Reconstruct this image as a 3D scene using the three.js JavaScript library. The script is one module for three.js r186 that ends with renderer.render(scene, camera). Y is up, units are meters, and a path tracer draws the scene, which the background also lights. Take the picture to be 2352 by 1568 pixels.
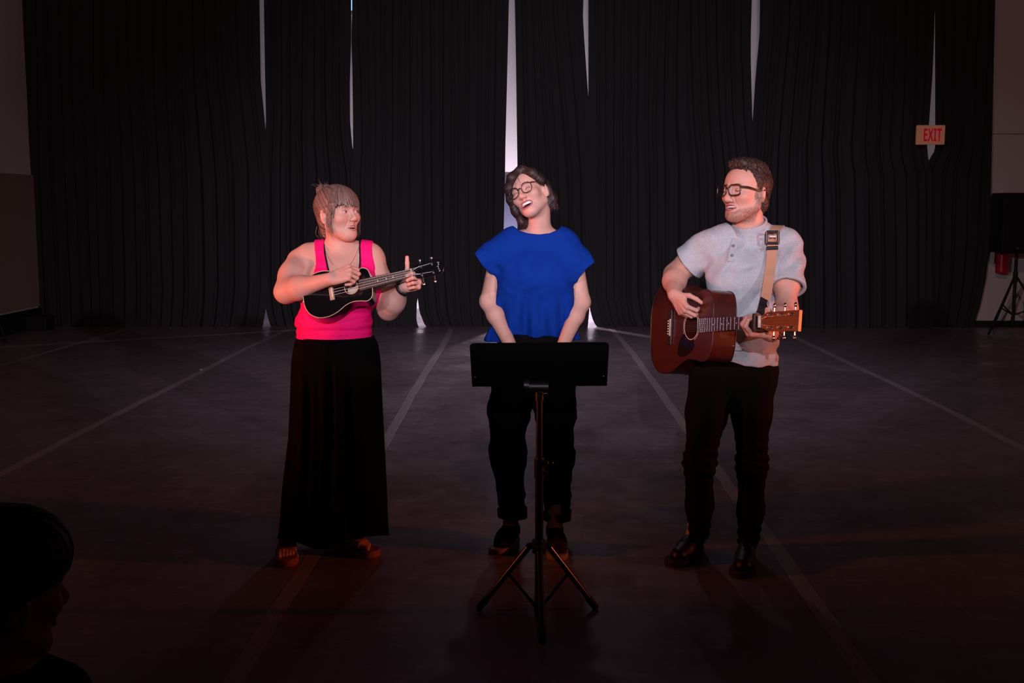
import * as THREE from 'three';
import { RoundedBoxGeometry } from 'three/addons/geometries/RoundedBoxGeometry.js';
import { mergeGeometries } from 'three/addons/utils/BufferGeometryUtils.js';
import { FontLoader } from 'three/addons/loaders/FontLoader.js';
import { TextGeometry } from 'three/addons/geometries/TextGeometry.js';

// ------------------------------------------------------------------ camera, sky, lights, exposure
const scene = new THREE.Scene();
const FOCAL = 2500, EYE = 1.53;
const camera = new THREE.PerspectiveCamera(2 * Math.atan(784 / FOCAL) * 180 / Math.PI, 2352 / 1568, 0.05, 100);
camera.position.set(0, EYE, 0);
camera.rotation.set(-Math.atan(309 / FOCAL), 0.0136, 0, 'YXZ');
camera.updateMatrixWorld(true);
scene.background = new THREE.Color(0.30, 0.62, 1.0);            // daylight beyond the one high window
scene.backgroundIntensity = 1.6;

const renderer = new THREE.WebGLRenderer();
renderer.toneMapping = THREE.LinearToneMapping;
renderer.toneMappingExposure = 1.0;
renderer.shadowMap.enabled = true;

function spot(name, color, intensity, pos, target, angle, penumbra, radius) {
  const l = new THREE.SpotLight(color, intensity, 0, angle, penumbra, 2);
  l.name = name; l.position.set(...pos); l.target.position.set(...target);
  l.castShadow = true; l.shadow.radius = radius; l.shadow.mapSize.set(2048, 2048);
  scene.add(l, l.target);
  return l;
}
const LAMPS = {
  key: { pos: [0.05, 2.4, 0.8], to: [0.15, 1.75, -4.7] },           // front lamp above the audience, its lower barn door keeps the near floor dark
  fillL: { pos: [-3.3, 2.6, 1.0], to: [-0.5, 1.4, -4.7] },
  fillR: { pos: [3.6, 2.7, 1.0], to: [0.75, 1.4, -4.7] },
  house: { pos: [0.3, 4.7, -1.0], to: [-0.1, 3.6, -14.1] },
  left: { pos: [-3.6, 1.0, -3.8], to: [-0.2, 1.35, -4.7] },
  right: { pos: [4.1, 1.0, -3.9], to: [0.4, 1.35, -4.7] },
  wash: { pos: [0.2, 5.35, -10.6], to: [0.15, 0, -9.6] },            // ceiling lamp washing the floor behind the singers
  back: { pos: [0.0, 0.42, -15.2] },                             // work lamp on the floor behind the curtains
};
const KEY = new THREE.Color().setRGB(1.0, 0.84, 1.0), RED = new THREE.Color().setRGB(1.0, 0.16, 0.045);
spot('key_light', KEY, 80, LAMPS.key.pos, LAMPS.key.to, 0.38, 1.0, 1.6);
spot('fill_light_left', KEY, 40, LAMPS.fillL.pos, LAMPS.fillL.to, 0.26, 1.0, 1.6);
spot('fill_light_right', KEY, 50, LAMPS.fillR.pos, LAMPS.fillR.to, 0.26, 1.0, 1.6);
spot('house_light', new THREE.Color().setRGB(1.0, 0.58, 0.52), 28, LAMPS.house.pos, LAMPS.house.to, 0.85, 1.0, 6);
spot('wash_light', KEY, 13.5, LAMPS.wash.pos, LAMPS.wash.to, 0.85, 1.0, 5);
spot('left_red_light', RED, 30, LAMPS.left.pos, LAMPS.left.to, 0.42, 1.0, 3);
spot('right_red_light', RED, 30, LAMPS.right.pos, LAMPS.right.to, 0.42, 1.0, 3);
{ const l = new THREE.PointLight(new THREE.Color().setRGB(1.0, 0.84, 1.0), 23, 0, 2); l.name = 'work_light'; l.position.set(...LAMPS.back.pos); l.castShadow = true; l.shadow.radius = 2; scene.add(l); }

// ------------------------------------------------------------------ helpers
const V = (x, y, z) => new THREE.Vector3(x, y, z);
const lin = (r, g, b) => new THREE.Color().setRGB(r, g, b);
/** world point on the plane z = const seen at a photograph pixel (2352 x 1568) */
function at(px, py, z) {
  const d = V((px - 1176) / FOCAL, (784 - py) / FOCAL, -1).applyQuaternion(camera.quaternion);
  const t = (z - camera.position.z) / d.z;
  return [camera.position.x + d.x * t, camera.position.y + d.y * t, z];
}
let seed = 12345;
const rnd = () => { seed = (seed * 1664525 + 1013904223) >>> 0; return seed / 4294967296; };
const rr = (a, b) => a + (b - a) * rnd();
const clamp = (x, a, b) => x < a ? a : x > b ? b : x;
const mix = (a, b, t) => a + (b - a) * t;
const sstep = (a, b, x) => { const t = clamp((x - a) / (b - a), 0, 1); return t * t * (3 - 2 * t); };
// value noise
function h3(i, j, k) { let n = Math.imul(i, 374761393) + Math.imul(j, 668265263) + Math.imul(k, 2147483647 ^ 1274126177); n = Math.imul(n ^ (n >>> 13), 1274126177); return ((n ^ (n >>> 16)) >>> 0) / 4294967296; }
function noise(x, y, z) {
  const i = Math.floor(x), j = Math.floor(y), k = Math.floor(z); let u = x - i, v = y - j, w = z - k;
  u = u * u * (3 - 2 * u); v = v * v * (3 - 2 * v); w = w * w * (3 - 2 * w);
  const a = mix(mix(h3(i, j, k), h3(i + 1, j, k), u), mix(h3(i, j + 1, k), h3(i + 1, j + 1, k), u), v);
  const b = mix(mix(h3(i, j, k + 1), h3(i + 1, j, k + 1), u), mix(h3(i, j + 1, k + 1), h3(i + 1, j + 1, k + 1), u), v);
  return mix(a, b, w) * 2 - 1;
}
const names = {};
function numbered(n) { const k = names[n] = (names[n] ?? -1) + 1; return k ? n + '_' + String(k).padStart(3, '0') : n; }
function shadows(o) { o.traverse(m => { if (m.isMesh) { m.castShadow = true; m.receiveShadow = true; } }); return o; }
function mesh(name, geo, mat, parent, label) {
  const m = new THREE.Mesh(Array.isArray(geo) ? merge(geo) : geo, mat);
  m.castShadow = m.receiveShadow = true;
  m.name = parent ? name : numbered(name);
  (parent || scene).add(m);
  if (label) m.userData.label = label;
  return m;
}
function merge(list) {
  const keep = ['position', 'normal', 'uv'];
  return mergeGeometries(list.map(g => { g = g.index ? g.toNonIndexed() : g; for (const k of Object.keys(g.attributes)) if (!keep.includes(k)) g.deleteAttribute(k); if (!g.attributes.uv) g.setAttribute('uv', new THREE.BufferAttribute(new Float32Array(g.attributes.position.count * 2), 2)); if (!g.attributes.normal) g.computeVertexNormals(); return g; }));
}
function thing(name, label, category, group, pos = [0, 0, 0]) {
  const o = new THREE.Group(); o.name = numbered(name); o.position.set(...pos); scene.add(o);
  o.userData = { label, category }; if (group) o.userData.group = group;
  return o;
}
function tag(o, label, category, group) { o.userData.label = label; o.userData.category = category; if (group) o.userData.group = group; return o; }
function struct(name, geo, mat, parent) { const m = mesh(name, geo, mat, parent); if (!parent) m.userData.kind = 'structure'; return m; }
const box = (x0, x1, y0, y1, z0, z1) => new THREE.BoxGeometry(x1 - x0, y1 - y0, z1 - z0).translate((x0 + x1) / 2, (y0 + y1) / 2, (z0 + z1) / 2);
const rbox = (x0, x1, y0, y1, z0, z1, r = 0.01, s = 2) => new RoundedBoxGeometry(x1 - x0, y1 - y0, z1 - z0, s, r).translate((x0 + x1) / 2, (y0 + y1) / 2, (z0 + z1) / 2);
function rod(a, b, r, r2 = r, seg = 12) {
  const A = V(...a), B = V(...b), L = A.distanceTo(B);
  const g = new THREE.CylinderGeometry(r2, r, L, seg); g.translate(0, L / 2, 0);
  g.applyQuaternion(new THREE.Quaternion().setFromUnitVectors(V(0, 1, 0), B.clone().sub(A).normalize()));
  return g.translate(A.x, A.y, A.z);
}
function tube(pts, r, seg = 40, rad = 8, closed = false) { return new THREE.TubeGeometry(new THREE.CatmullRomCurve3(pts.map(p => Array.isArray(p) ? V(...p) : p), closed), seg, r, rad, closed); }
const std = (o) => new THREE.MeshStandardMaterial(o);
const phys = (o) => new THREE.MeshPhysicalMaterial(o);
/** tiling texture from a function of (u, v) in 0..1 returning [r, g, b] (linear 0..1 stored as data, or sRGB) */
function tex(n, fn, srgb = false, rx = 1, ry = 1, m = n) {
  const d = new Uint8Array(n * m * 4);
  for (let j = 0; j < m; j++) for (let i = 0; i < n; i++) { const c = fn(i / n, j / m, i, j); const o = (j * n + i) * 4; d[o] = clamp(c[0], 0, 1) * 255; d[o + 1] = clamp(c[1], 0, 1) * 255; d[o + 2] = clamp(c[2], 0, 1) * 255; d[o + 3] = 255; }
  const t = new THREE.DataTexture(d, n, m); t.magFilter = THREE.LinearFilter; t.minFilter = THREE.LinearMipmapLinearFilter; t.generateMipmaps = true; t.wrapS = t.wrapT = THREE.RepeatWrapping; t.repeat.set(rx, ry);
  if (srgb) t.colorSpace = THREE.SRGBColorSpace; t.needsUpdate = true; return t;
}
// tiling noise: period p cells
function tnoise(u, v, p, s = 0, q = p) {
  const x = u * p, y = v * q, i = Math.floor(x), j = Math.floor(y); let a = x - i, b = y - j; a = a * a * (3 - 2 * a); b = b * b * (3 - 2 * b);
  const g = (i, j) => h3(((i % p) + p) % p, ((j % q) + q) % q, s + 7);
  return mix(mix(g(i, j), g(i + 1, j), a), mix(g(i, j + 1), g(i + 1, j + 1), a), b) * 2 - 1;
}

// ------------------------------------------------------------------ distance fields and their mesher
const smin = (a, b, k) => { const h = k - Math.abs(a - b); return h <= 0 ? Math.min(a, b) : Math.min(a, b) - h * h / (4 * k); };
const smax = (a, b, k) => -smin(-a, -b, k);
function cap(a, b, r1, r2 = r1) {
  const [ax, ay, az] = a, bx = b[0] - ax, by = b[1] - ay, bz = b[2] - az, bb = bx * bx + by * by + bz * bz || 1e-9;
  const f = (x, y, z) => { const px = x - ax, py = y - ay, pz = z - az; let t = (px * bx + py * by + pz * bz) / bb; t = t < 0 ? 0 : t > 1 ? 1 : t; const dx = px - bx * t, dy = py - by * t, dz = pz - bz * t; return Math.sqrt(dx * dx + dy * dy + dz * dz) - (r1 + (r2 - r1) * t); };
  f.c = [ax + bx / 2, ay + by / 2, az + bz / 2]; f.R = Math.sqrt(bb) / 2 + Math.max(r1, r2); return f;
}
const sph = (c, r) => cap(c, c, r, r);
function ell(c, r, rot) {   // rot: THREE.Quaternion turning local into world
  const q = rot ? new THREE.Matrix3().setFromMatrix4(new THREE.Matrix4().makeRotationFromQuaternion(rot.clone().invert())).elements : null, [cx, cy, cz] = c, [a, b, d] = r, m = Math.min(a, b, d);
  const f = (x, y, z) => {
    x -= cx; y -= cy; z -= cz;
    if (q) { const X = q[0] * x + q[3] * y + q[6] * z, Y = q[1] * x + q[4] * y + q[7] * z; z = q[2] * x + q[5] * y + q[8] * z; x = X; y = Y; }
    const k0 = Math.sqrt(x * x / (a * a) + y * y / (b * b) + z * z / (d * d));
    if (k0 < 1e-6) return -m;
    const k1 = Math.sqrt(x * x / (a * a * a * a) + y * y / (b * b * b * b) + z * z / (d * d * d * d));
    return k0 * (k0 - 1) / k1;
  };
  f.c = c; f.R = Math.max(a, b, d); return f;
}
function rboxf(c, h, r, rot) {
  const q = rot ? new THREE.Matrix3().setFromMatrix4(new THREE.Matrix4().makeRotationFromQuaternion(rot.clone().invert())).elements : null, [cx, cy, cz] = c;
  const f = (x, y, z) => {
    x -= cx; y -= cy; z -= cz;
    if (q) { const X = q[0] * x + q[3] * y + q[6] * z, Y = q[1] * x + q[4] * y + q[7] * z; z = q[2] * x + q[5] * y + q[8] * z; x = X; y = Y; }
    const dx = Math.abs(x) - h[0] + r, dy = Math.abs(y) - h[1] + r, dz = Math.abs(z) - h[2] + r;
    const ox = Math.max(dx, 0), oy = Math.max(dy, 0), oz = Math.max(dz, 0);
    return Math.sqrt(ox * ox + oy * oy + oz * oz) + Math.min(Math.max(dx, dy, dz), 0) - r;
  };
  f.c = c; f.R = Math.hypot(...h); return f;
}
function bound(list) {
  let lo = [1e9, 1e9, 1e9], hi = [-1e9, -1e9, -1e9];
  for (const f of list) for (let i = 0; i < 3; i++) { lo[i] = Math.min(lo[i], f.c[i] - f.R); hi[i] = Math.max(hi[i], f.c[i] + f.R); }
  const c = [0, 1, 2].map(i => (lo[i] + hi[i]) / 2); return { c, R: Math.hypot(hi[0] - c[0], hi[1] - c[1], hi[2] - c[2]), lo, hi };
}
/** smooth union; parts far away are skipped by their bounding spheres */
function uni(k, ...list) {
  const n = list.length, C = list.map(f => f.c), R = list.map(f => f.R);
  const f = (x, y, z) => {
    let d = 1e9;
    for (let i = 0; i < n; i++) {
      const c = C[i], l = Math.sqrt((x - c[0]) ** 2 + (y - c[1]) ** 2 + (z - c[2]) ** 2) - R[i];
      if (l > d + k) continue;
      const v = list[i](x, y, z); d = d === 1e9 ? v : smin(d, v, k);
    }
    return d;
  };
  return Object.assign(f, bound(list));
}
/** smooth union with one blend radius per part: compose(first, [f, k], ...) */
function compose(first, ...rest) {
  const F = rest.map(r => r[0]), K = rest.map(r => r[1]), n = F.length;
  return (x, y, z) => { let d = first(x, y, z); for (let i = 0; i < n; i++) { const f = F[i], c = f.c; if (Math.sqrt((x - c[0]) ** 2 + (y - c[1]) ** 2 + (z - c[2]) ** 2) - f.R > d + K[i]) continue; d = smin(d, f(x, y, z), K[i]); } return d; };
}
const wrap = (f, src) => Object.assign(f, { c: src.c, R: src.R * 1.05 + 0.02, lo: src.lo, hi: src.hi });
/** sparse surface nets; paint(x, y, z) gives linear [r, g, b] */
function meshField(f, lo, hi, h, paint) {

  const N = [0, 1, 2].map(i => Math.ceil((hi[i] - lo[i]) / h) + 2), [nx, ny, nz] = N, B = 6;
  const g = new Float32Array(nx * ny * nz), sy = nx, sz = nx * ny;
  for (let k = 0; k < nz; k += B) for (let j = 0; j < ny; j += B) for (let i = 0; i < nx; i += B) {
    const i1 = Math.min(i + B, nx), j1 = Math.min(j + B, ny), k1 = Math.min(k + B, nz);
    const v = f(lo[0] + (i + B / 2) * h, lo[1] + (j + B / 2) * h, lo[2] + (k + B / 2) * h), far = Math.abs(v) > B * h * 0.87 * 1.7 + 0.01;
    for (let c = k; c < k1; c++) for (let b = j; b < j1; b++) for (let a = i; a < i1; a++) g[a + b * sy + c * sz] = far ? v : f(lo[0] + a * h, lo[1] + b * h, lo[2] + c * h);
  }
  const id = new Int32Array(nx * ny * nz).fill(-1), P = [], I = [];
  const off = [0, 1, sy, sy + 1, sz, sz + 1, sz + sy, sz + sy + 1], E = [[0, 1], [2, 3], [4, 5], [6, 7], [0, 2], [1, 3], [4, 6], [5, 7], [0, 4], [1, 5], [2, 6], [3, 7]];
  for (let c = 0; c < nz - 1; c++) for (let b = 0; b < ny - 1; b++) for (let a = 0; a < nx - 1; a++) {
    const o = a + b * sy + c * sz; let m = 0;
    for (let q = 0; q < 8; q++) if (g[o + off[q]] < 0) m |= 1 << q;
    if (m === 0 || m === 255) continue;
    let x = 0, y = 0, z = 0, n = 0;
    for (const [p, q] of E) { if (((m >> p) & 1) === ((m >> q) & 1)) continue; const u = g[o + off[p]], v = g[o + off[q]], t = u / (u - v); x += mix(p & 1, q & 1, t); y += mix((p >> 1) & 1, (q >> 1) & 1, t); z += mix(p >> 2, q >> 2, t); n++; }
    id[o] = P.length / 3; P.push(lo[0] + (a + x / n) * h, lo[1] + (b + y / n) * h, lo[2] + (c + z / n) * h);
  }
  for (let c = 1; c < nz - 1; c++) for (let b = 1; b < ny - 1; b++) for (let a = 1; a < nx - 1; a++) {
    const o = a + b * sy + c * sz, s = g[o] < 0;
    const quad = (p, q, r, t, flip) => { const A = id[p], Bq = id[q], Cq = id[r], D = id[t]; if (A < 0 || Bq < 0 || Cq < 0 || D < 0) return; if (flip) I.push(A, Cq, Bq, A, D, Cq); else I.push(A, Bq, Cq, A, Cq, D); };
    if (s !== g[o + 1] < 0) quad(o - sy - sz, o - sz, o, o - sy, !s);
    if (s !== g[o + sy] < 0) quad(o - 1 - sz, o - 1, o, o - sz, !s);
    if (s !== g[o + sz] < 0) quad(o - 1 - sy, o - sy, o, o - 1, !s);
  }
  const nv = P.length / 3, pos = new Float32Array(P), nor = new Float32Array(nv * 3), uv = new Float32Array(nv * 2), col = paint ? new Float32Array(nv * 3) : null, e = h * 0.6;
  for (let i = 0; i < nv; i++) {
    let x = pos[i * 3], y = pos[i * 3 + 1], z = pos[i * 3 + 2];
    let gx = f(x + e, y, z) - f(x - e, y, z), gy = f(x, y + e, z) - f(x, y - e, z), gz = f(x, y, z + e) - f(x, y, z - e); const l = Math.hypot(gx, gy, gz) || 1;
    gx /= l; gy /= l; gz /= l;
    const step = clamp(f(x, y, z), -h * 0.5, h * 0.5) * 0.8; x -= gx * step; y -= gy * step; z -= gz * step;
    pos[i * 3] = x; pos[i * 3 + 1] = y; pos[i * 3 + 2] = z; nor[i * 3] = gx; nor[i * 3 + 1] = gy; nor[i * 3 + 2] = gz;
    uv[i * 2] = x + 0.6 * z; uv[i * 2 + 1] = y + 0.25 * z;
    if (paint) { const c = paint(x, y, z, gx, gy, gz); col[i * 3] = c[0]; col[i * 3 + 1] = c[1]; col[i * 3 + 2] = c[2]; }
  }
  const G = new THREE.BufferGeometry();
  G.setAttribute('position', new THREE.BufferAttribute(pos, 3)); G.setAttribute('normal', new THREE.BufferAttribute(nor, 3)); G.setAttribute('uv', new THREE.BufferAttribute(uv, 2));
  if (paint) G.setAttribute('color', new THREE.BufferAttribute(col, 3));
  G.setIndex(I);

  return G;
}
const grow = (b, m) => [b.lo.map(v => v - m), b.hi.map(v => v + m)];
/** several meshes of one field, each with its own cell size, joined into one geometry */
function joinFields(list) { return list.length === 1 ? list[0] : mergeGeometries(list); }
/** signed distance to a polygon in the plane (negative inside) */
function poly2(pts) {
  return (x, y) => {
    let d = 1e9, s = 1;
    for (let i = 0, j = pts.length - 1; i < pts.length; j = i++) {
      const [xi, yi] = pts[i], [xj, yj] = pts[j], ex = xj - xi, ey = yj - yi, wx = x - xi, wy = y - yi, t = clamp((wx * ex + wy * ey) / (ex * ex + ey * ey || 1e-9), 0, 1), dx = wx - ex * t, dy = wy - ey * t;
      d = Math.min(d, dx * dx + dy * dy);
      const c1 = y >= yi, c2 = y < yj, c3 = ex * wy > ey * wx; if ((c1 && c2 && c3) || (!c1 && !c2 && !c3)) s = -s;
    }
    return s * Math.sqrt(d);
  };
}

// ------------------------------------------------------------------ materials of the setting
const floorMap = tex(1024, (u, v) => {
  const st = tnoise(u, v, 16, 1, 120) * 0.5 + tnoise(u, v, 40, 2, 300) * 0.5;        // long worn brush marks
  const st2 = tnoise(u, v, 200, 12, 30);
  const pt = tnoise(u, v, 9, 3) * 0.5 + tnoise(u, v, 31, 4) * 0.35 + tnoise(u, v, 90, 5) * 0.25;
  const scuff = Math.max(0, tnoise(u, v, 60, 6, 200) - 0.62) * 1.6 + Math.max(0, tnoise(u, v, 220, 7, 70) - 0.68) * 1.3;
  const m = 0.50 + pt * 0.035 + st * 0.022 + st2 * 0.012 + scuff * 0.18;
  return [m * 1.02, m * 0.94, m * 1.0];
}, true);
const floorRough = tex(512, (u, v) => { const m = 0.36 + 0.1 * tnoise(u, v, 12, 8) + 0.08 * tnoise(u, v, 50, 9); return [m, m, m]; });
const floorBump = tex(512, (u, v) => { const m = 0.5 + 0.25 * tnoise(u, v, 20, 10) + 0.2 * tnoise(u, v, 90, 11); return [m, m, m]; });
for (const t of [floorMap, floorRough, floorBump]) t.repeat.set(0.25, 0.25);
const M = {
  floor: std({ map: floorMap, roughnessMap: floorRough, roughness: 1, bumpMap: floorBump, bumpScale: 0.0012 }),
  tape: std({ color: lin(0.50, 0.45, 0.48), roughness: 0.45, map: tex(256, (u, v) => { const m = 0.86 + 0.12 * tnoise(u, v, 20, 20) + 0.08 * tnoise(u, v, 70, 21); return [m, m, m]; }, true, 1, 1) }),
  white: std({ color: lin(0.80, 0.78, 0.80), roughness: 0.75 }),
  side: std({ color: lin(0.80, 0.73, 0.72), roughness: 0.7 }),
  laminate: std({ color: lin(0.40, 0.29, 0.25), roughness: 0.25 }),
  ceiling: std({ color: lin(0.10, 0.10, 0.11), roughness: 0.9 }),
  black: std({ color: lin(0.012, 0.012, 0.013), roughness: 0.6 }),
  door: std({ color: lin(0.055, 0.062, 0.11), roughness: 0.5 }),
  steel: std({ color: lin(0.6, 0.6, 0.62), roughness: 0.3, metalness: 1 }),
  drape: phys({ color: lin(0.040, 0.041, 0.045), roughness: 1.0, specularIntensity: 0.1 }),
};
// ------------------------------------------------------------------ the hall
const XL = -6.27, XR = 8.6, ZB = -16.4, ZF = 12, YC = 5.7;
const planeUV = (g) => { const p = g.attributes.position, n = g.attributes.normal, uv = g.attributes.uv; for (let i = 0; i < p.count; i++) { if (Math.abs(n.getY(i)) > 0.5) uv.setXY(i, p.getX(i), p.getZ(i)); else uv.setXY(i, p.getX(i) + p.getZ(i), p.getY(i)); } return g; };
struct('floor', planeUV(box(XL - 0.3, XR + 0.3, -0.2, 0, ZB - 0.3, ZF + 0.3)), M.floor);
struct('ceiling', box(XL - 0.3, XR + 0.3, YC, YC + 0.2, ZB - 0.3, ZF + 0.3), M.ceiling);
{ // back wall with one window opening high up
  const w0 = -3.15, w1 = -2.15, h0 = 4.35, h1 = 5.45, t = 0.25, z1 = ZB, z0 = ZB - t;
  struct('wall_back', [box(XL, w0, 0, YC, z0, z1), box(w1, XR, 0, YC, z0, z1), box(w0, w1, 0, h0, z0, z1), box(w0, w1, h1, YC, z0, z1)], M.white);
  const win = new THREE.Group(); win.name = 'window_1'; win.userData.kind = 'structure'; scene.add(win);
  const fr = 0.05;
  mesh('window_frame', [box(w0, w0 + fr, h0, h1, z0 + 0.08, z0 + 0.16), box(w1 - fr, w1, h0, h1, z0 + 0.08, z0 + 0.16), box(w0, w1, h0, h0 + fr, z0 + 0.08, z0 + 0.16), box(w0, w1, h1 - fr, h1, z0 + 0.08, z0 + 0.16)], M.side, win);
  mesh('pane', box(w0 + fr, w1 - fr, h0 + fr, h1 - fr, z0 + 0.115, z0 + 0.119), phys({ color: lin(1, 1, 1), transmission: 1, roughness: 0.02, thickness: 0 }), win);
  mesh('window_sill', box(w0 - 0.05, w1 + 0.05, h0 - 0.04, h0, z1 - 0.1, z1 + 0.06), M.side, win);
  // grey-blue door behind the middle gap
  const d = new THREE.Group(); d.name = 'door_1'; d.userData.kind = 'structure'; d.position.set(-0.24, 0, ZB); scene.add(d);
  mesh('door_leaf', rbox(-0.45, 0.45, 0.01, 1.99, 0.002, 0.045, 0.006), M.door, d);
  mesh('door_frame', [box(-0.52, -0.45, 0, 2.005, 0, 0.06), box(0.45, 0.52, 0, 2.005, 0, 0.06)], M.white, d);
  mesh('door_handle', [rod([0.38, 1.0, 0.045], [0.38, 1.0, 0.095], 0.011), rod([0.38, 1.0, 0.095], [0.27, 1.0, 0.095], 0.009)], M.steel, d);
}
{ // left side wall: plaster above, satin laminate panels below, black skirting
  struct('wall_left', box(XL - 0.25, XL, 0, YC, ZB, ZF), M.side);
  const W = scene.getObjectByName('wall_left');
  for (let i = 0; i < 8; i++) mesh('panel', rbox(XL, XL + 0.02, 0.27, 1.93, ZB + 0.02 + i * 1.22, ZB + 0.01 + (i + 1) * 1.22, 0.004, 1), M.laminate, W);
  struct('baseboard_left', box(XL, XL + 0.035, 0, 0.25, ZB, ZF), M.black);
  struct('wall_right', box(XR, XR + 0.25, 0, YC, ZB, ZF), M.side);
  struct('wall_front', box(XL, XR, 0, YC, ZF, ZF + 0.25), M.side);
  // plaster return right of the curtains, in two lifts with a joint at 2.44 m
  struct('wall_return', box(5.35, XR, 0, 2.44, -14.25, -14.05), M.side);
  struct('wall_return_upper', box(5.35, XR, 2.447, YC, -14.25, -14.05), M.side);
  struct('baseboard_right', box(5.35, XR, 0, 0.075, -14.05, -14.025), M.black);
}
// taped seams between the vinyl strips
{
  const seam = (pts, label) => {
    const g = new THREE.BufferGeometry(), P = [], U = [], I = [], w = 0.034; const cv = new THREE.CatmullRomCurve3(pts.map(p => V(p[0], 0, p[1]))), n = 70;
    for (let i = 0; i <= n; i++) { const p = cv.getPoint(i / n), j = 0.004 * noise(i * 0.4, pts[0][0], 0), ww = w + 0.003 * noise(i * 0.9, 3, pts[0][0]); for (const [s, y] of [[-1, 0.0002], [-0.96, 0.0011], [0.96, 0.0011], [1, 0.0002]]) { P.push(p.x + j + s * ww, y, p.z); U.push(s, p.z); } }
    for (let i = 0; i < n; i++) for (let k = 0; k < 3; k++) { const a = i * 4 + k; I.push(a, a + 4, a + 1, a + 1, a + 4, a + 5); }
    g.setAttribute('position', new THREE.Float32BufferAttribute(P, 3)); g.setAttribute('uv', new THREE.Float32BufferAttribute(U, 2)); g.setIndex(I); g.computeVertexNormals();
    tag(mesh('floor_tape', g, M.tape), label, 'tape', 'taped floor seams');
  };
  const ln = (x, z) => [x, z];
  const q = (list) => list.map(([px, py]) => { // floor point under a pixel
    const d = V((px - 1176) / FOCAL, (784 - py) / FOCAL, -1).applyQuaternion(camera.quaternion), t = -EYE / d.y; return ln(d.x * t, d.z * t);
  });
  const ext = (l, z) => { const a = l[l.length - 2], b = l[l.length - 1], k = (b[0] - a[0]) / (b[1] - a[1]); return [...l, ln(b[0] + k * (z - b[1]), z)]; };
  seam(ext(q([[290, 756], [180, 788], [76, 818]]), 1), 'pale floor tape seam at far left, beyond the long left seam');
  seam(ext(q([[661, 757], [560, 802], [463, 853], [230, 970], [0, 1089]]), 1), 'long pale floor tape seam left of the woman in pink');
  seam(ext(q([[1036, 755], [1022, 785], [985, 842], [935, 925], [885, 1015], [690, 1320], [570, 1510]]), 1), 'pale floor tape seam between the woman in pink and the music stand');
  seam(ext(q([[1404, 755], [1450, 808], [1500, 876], [1560, 960], [1637, 1062], [1692, 1140], [1760, 1222], [1940, 1480]]), 1), 'pale floor tape seam passing behind the legs of the guitarist');
  seam(ext(q([[1792, 757], [1900, 810], [2050, 880], [2200, 953], [2352, 1030]]), 1), 'long pale floor tape seam right of the guitarist');
  const s = q([[462, 851]])[0];
  tag(mesh('tape_scrap', new THREE.SphereGeometry(0.02, 10, 6).scale(1, 0.45, 0.8).translate(s[0], 0.008, s[1]), std({ color: lin(0.55, 0.5, 0.5), roughness: 0.8 })), 'crumpled scrap of pale tape on the long left seam', 'scrap');
}
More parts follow.
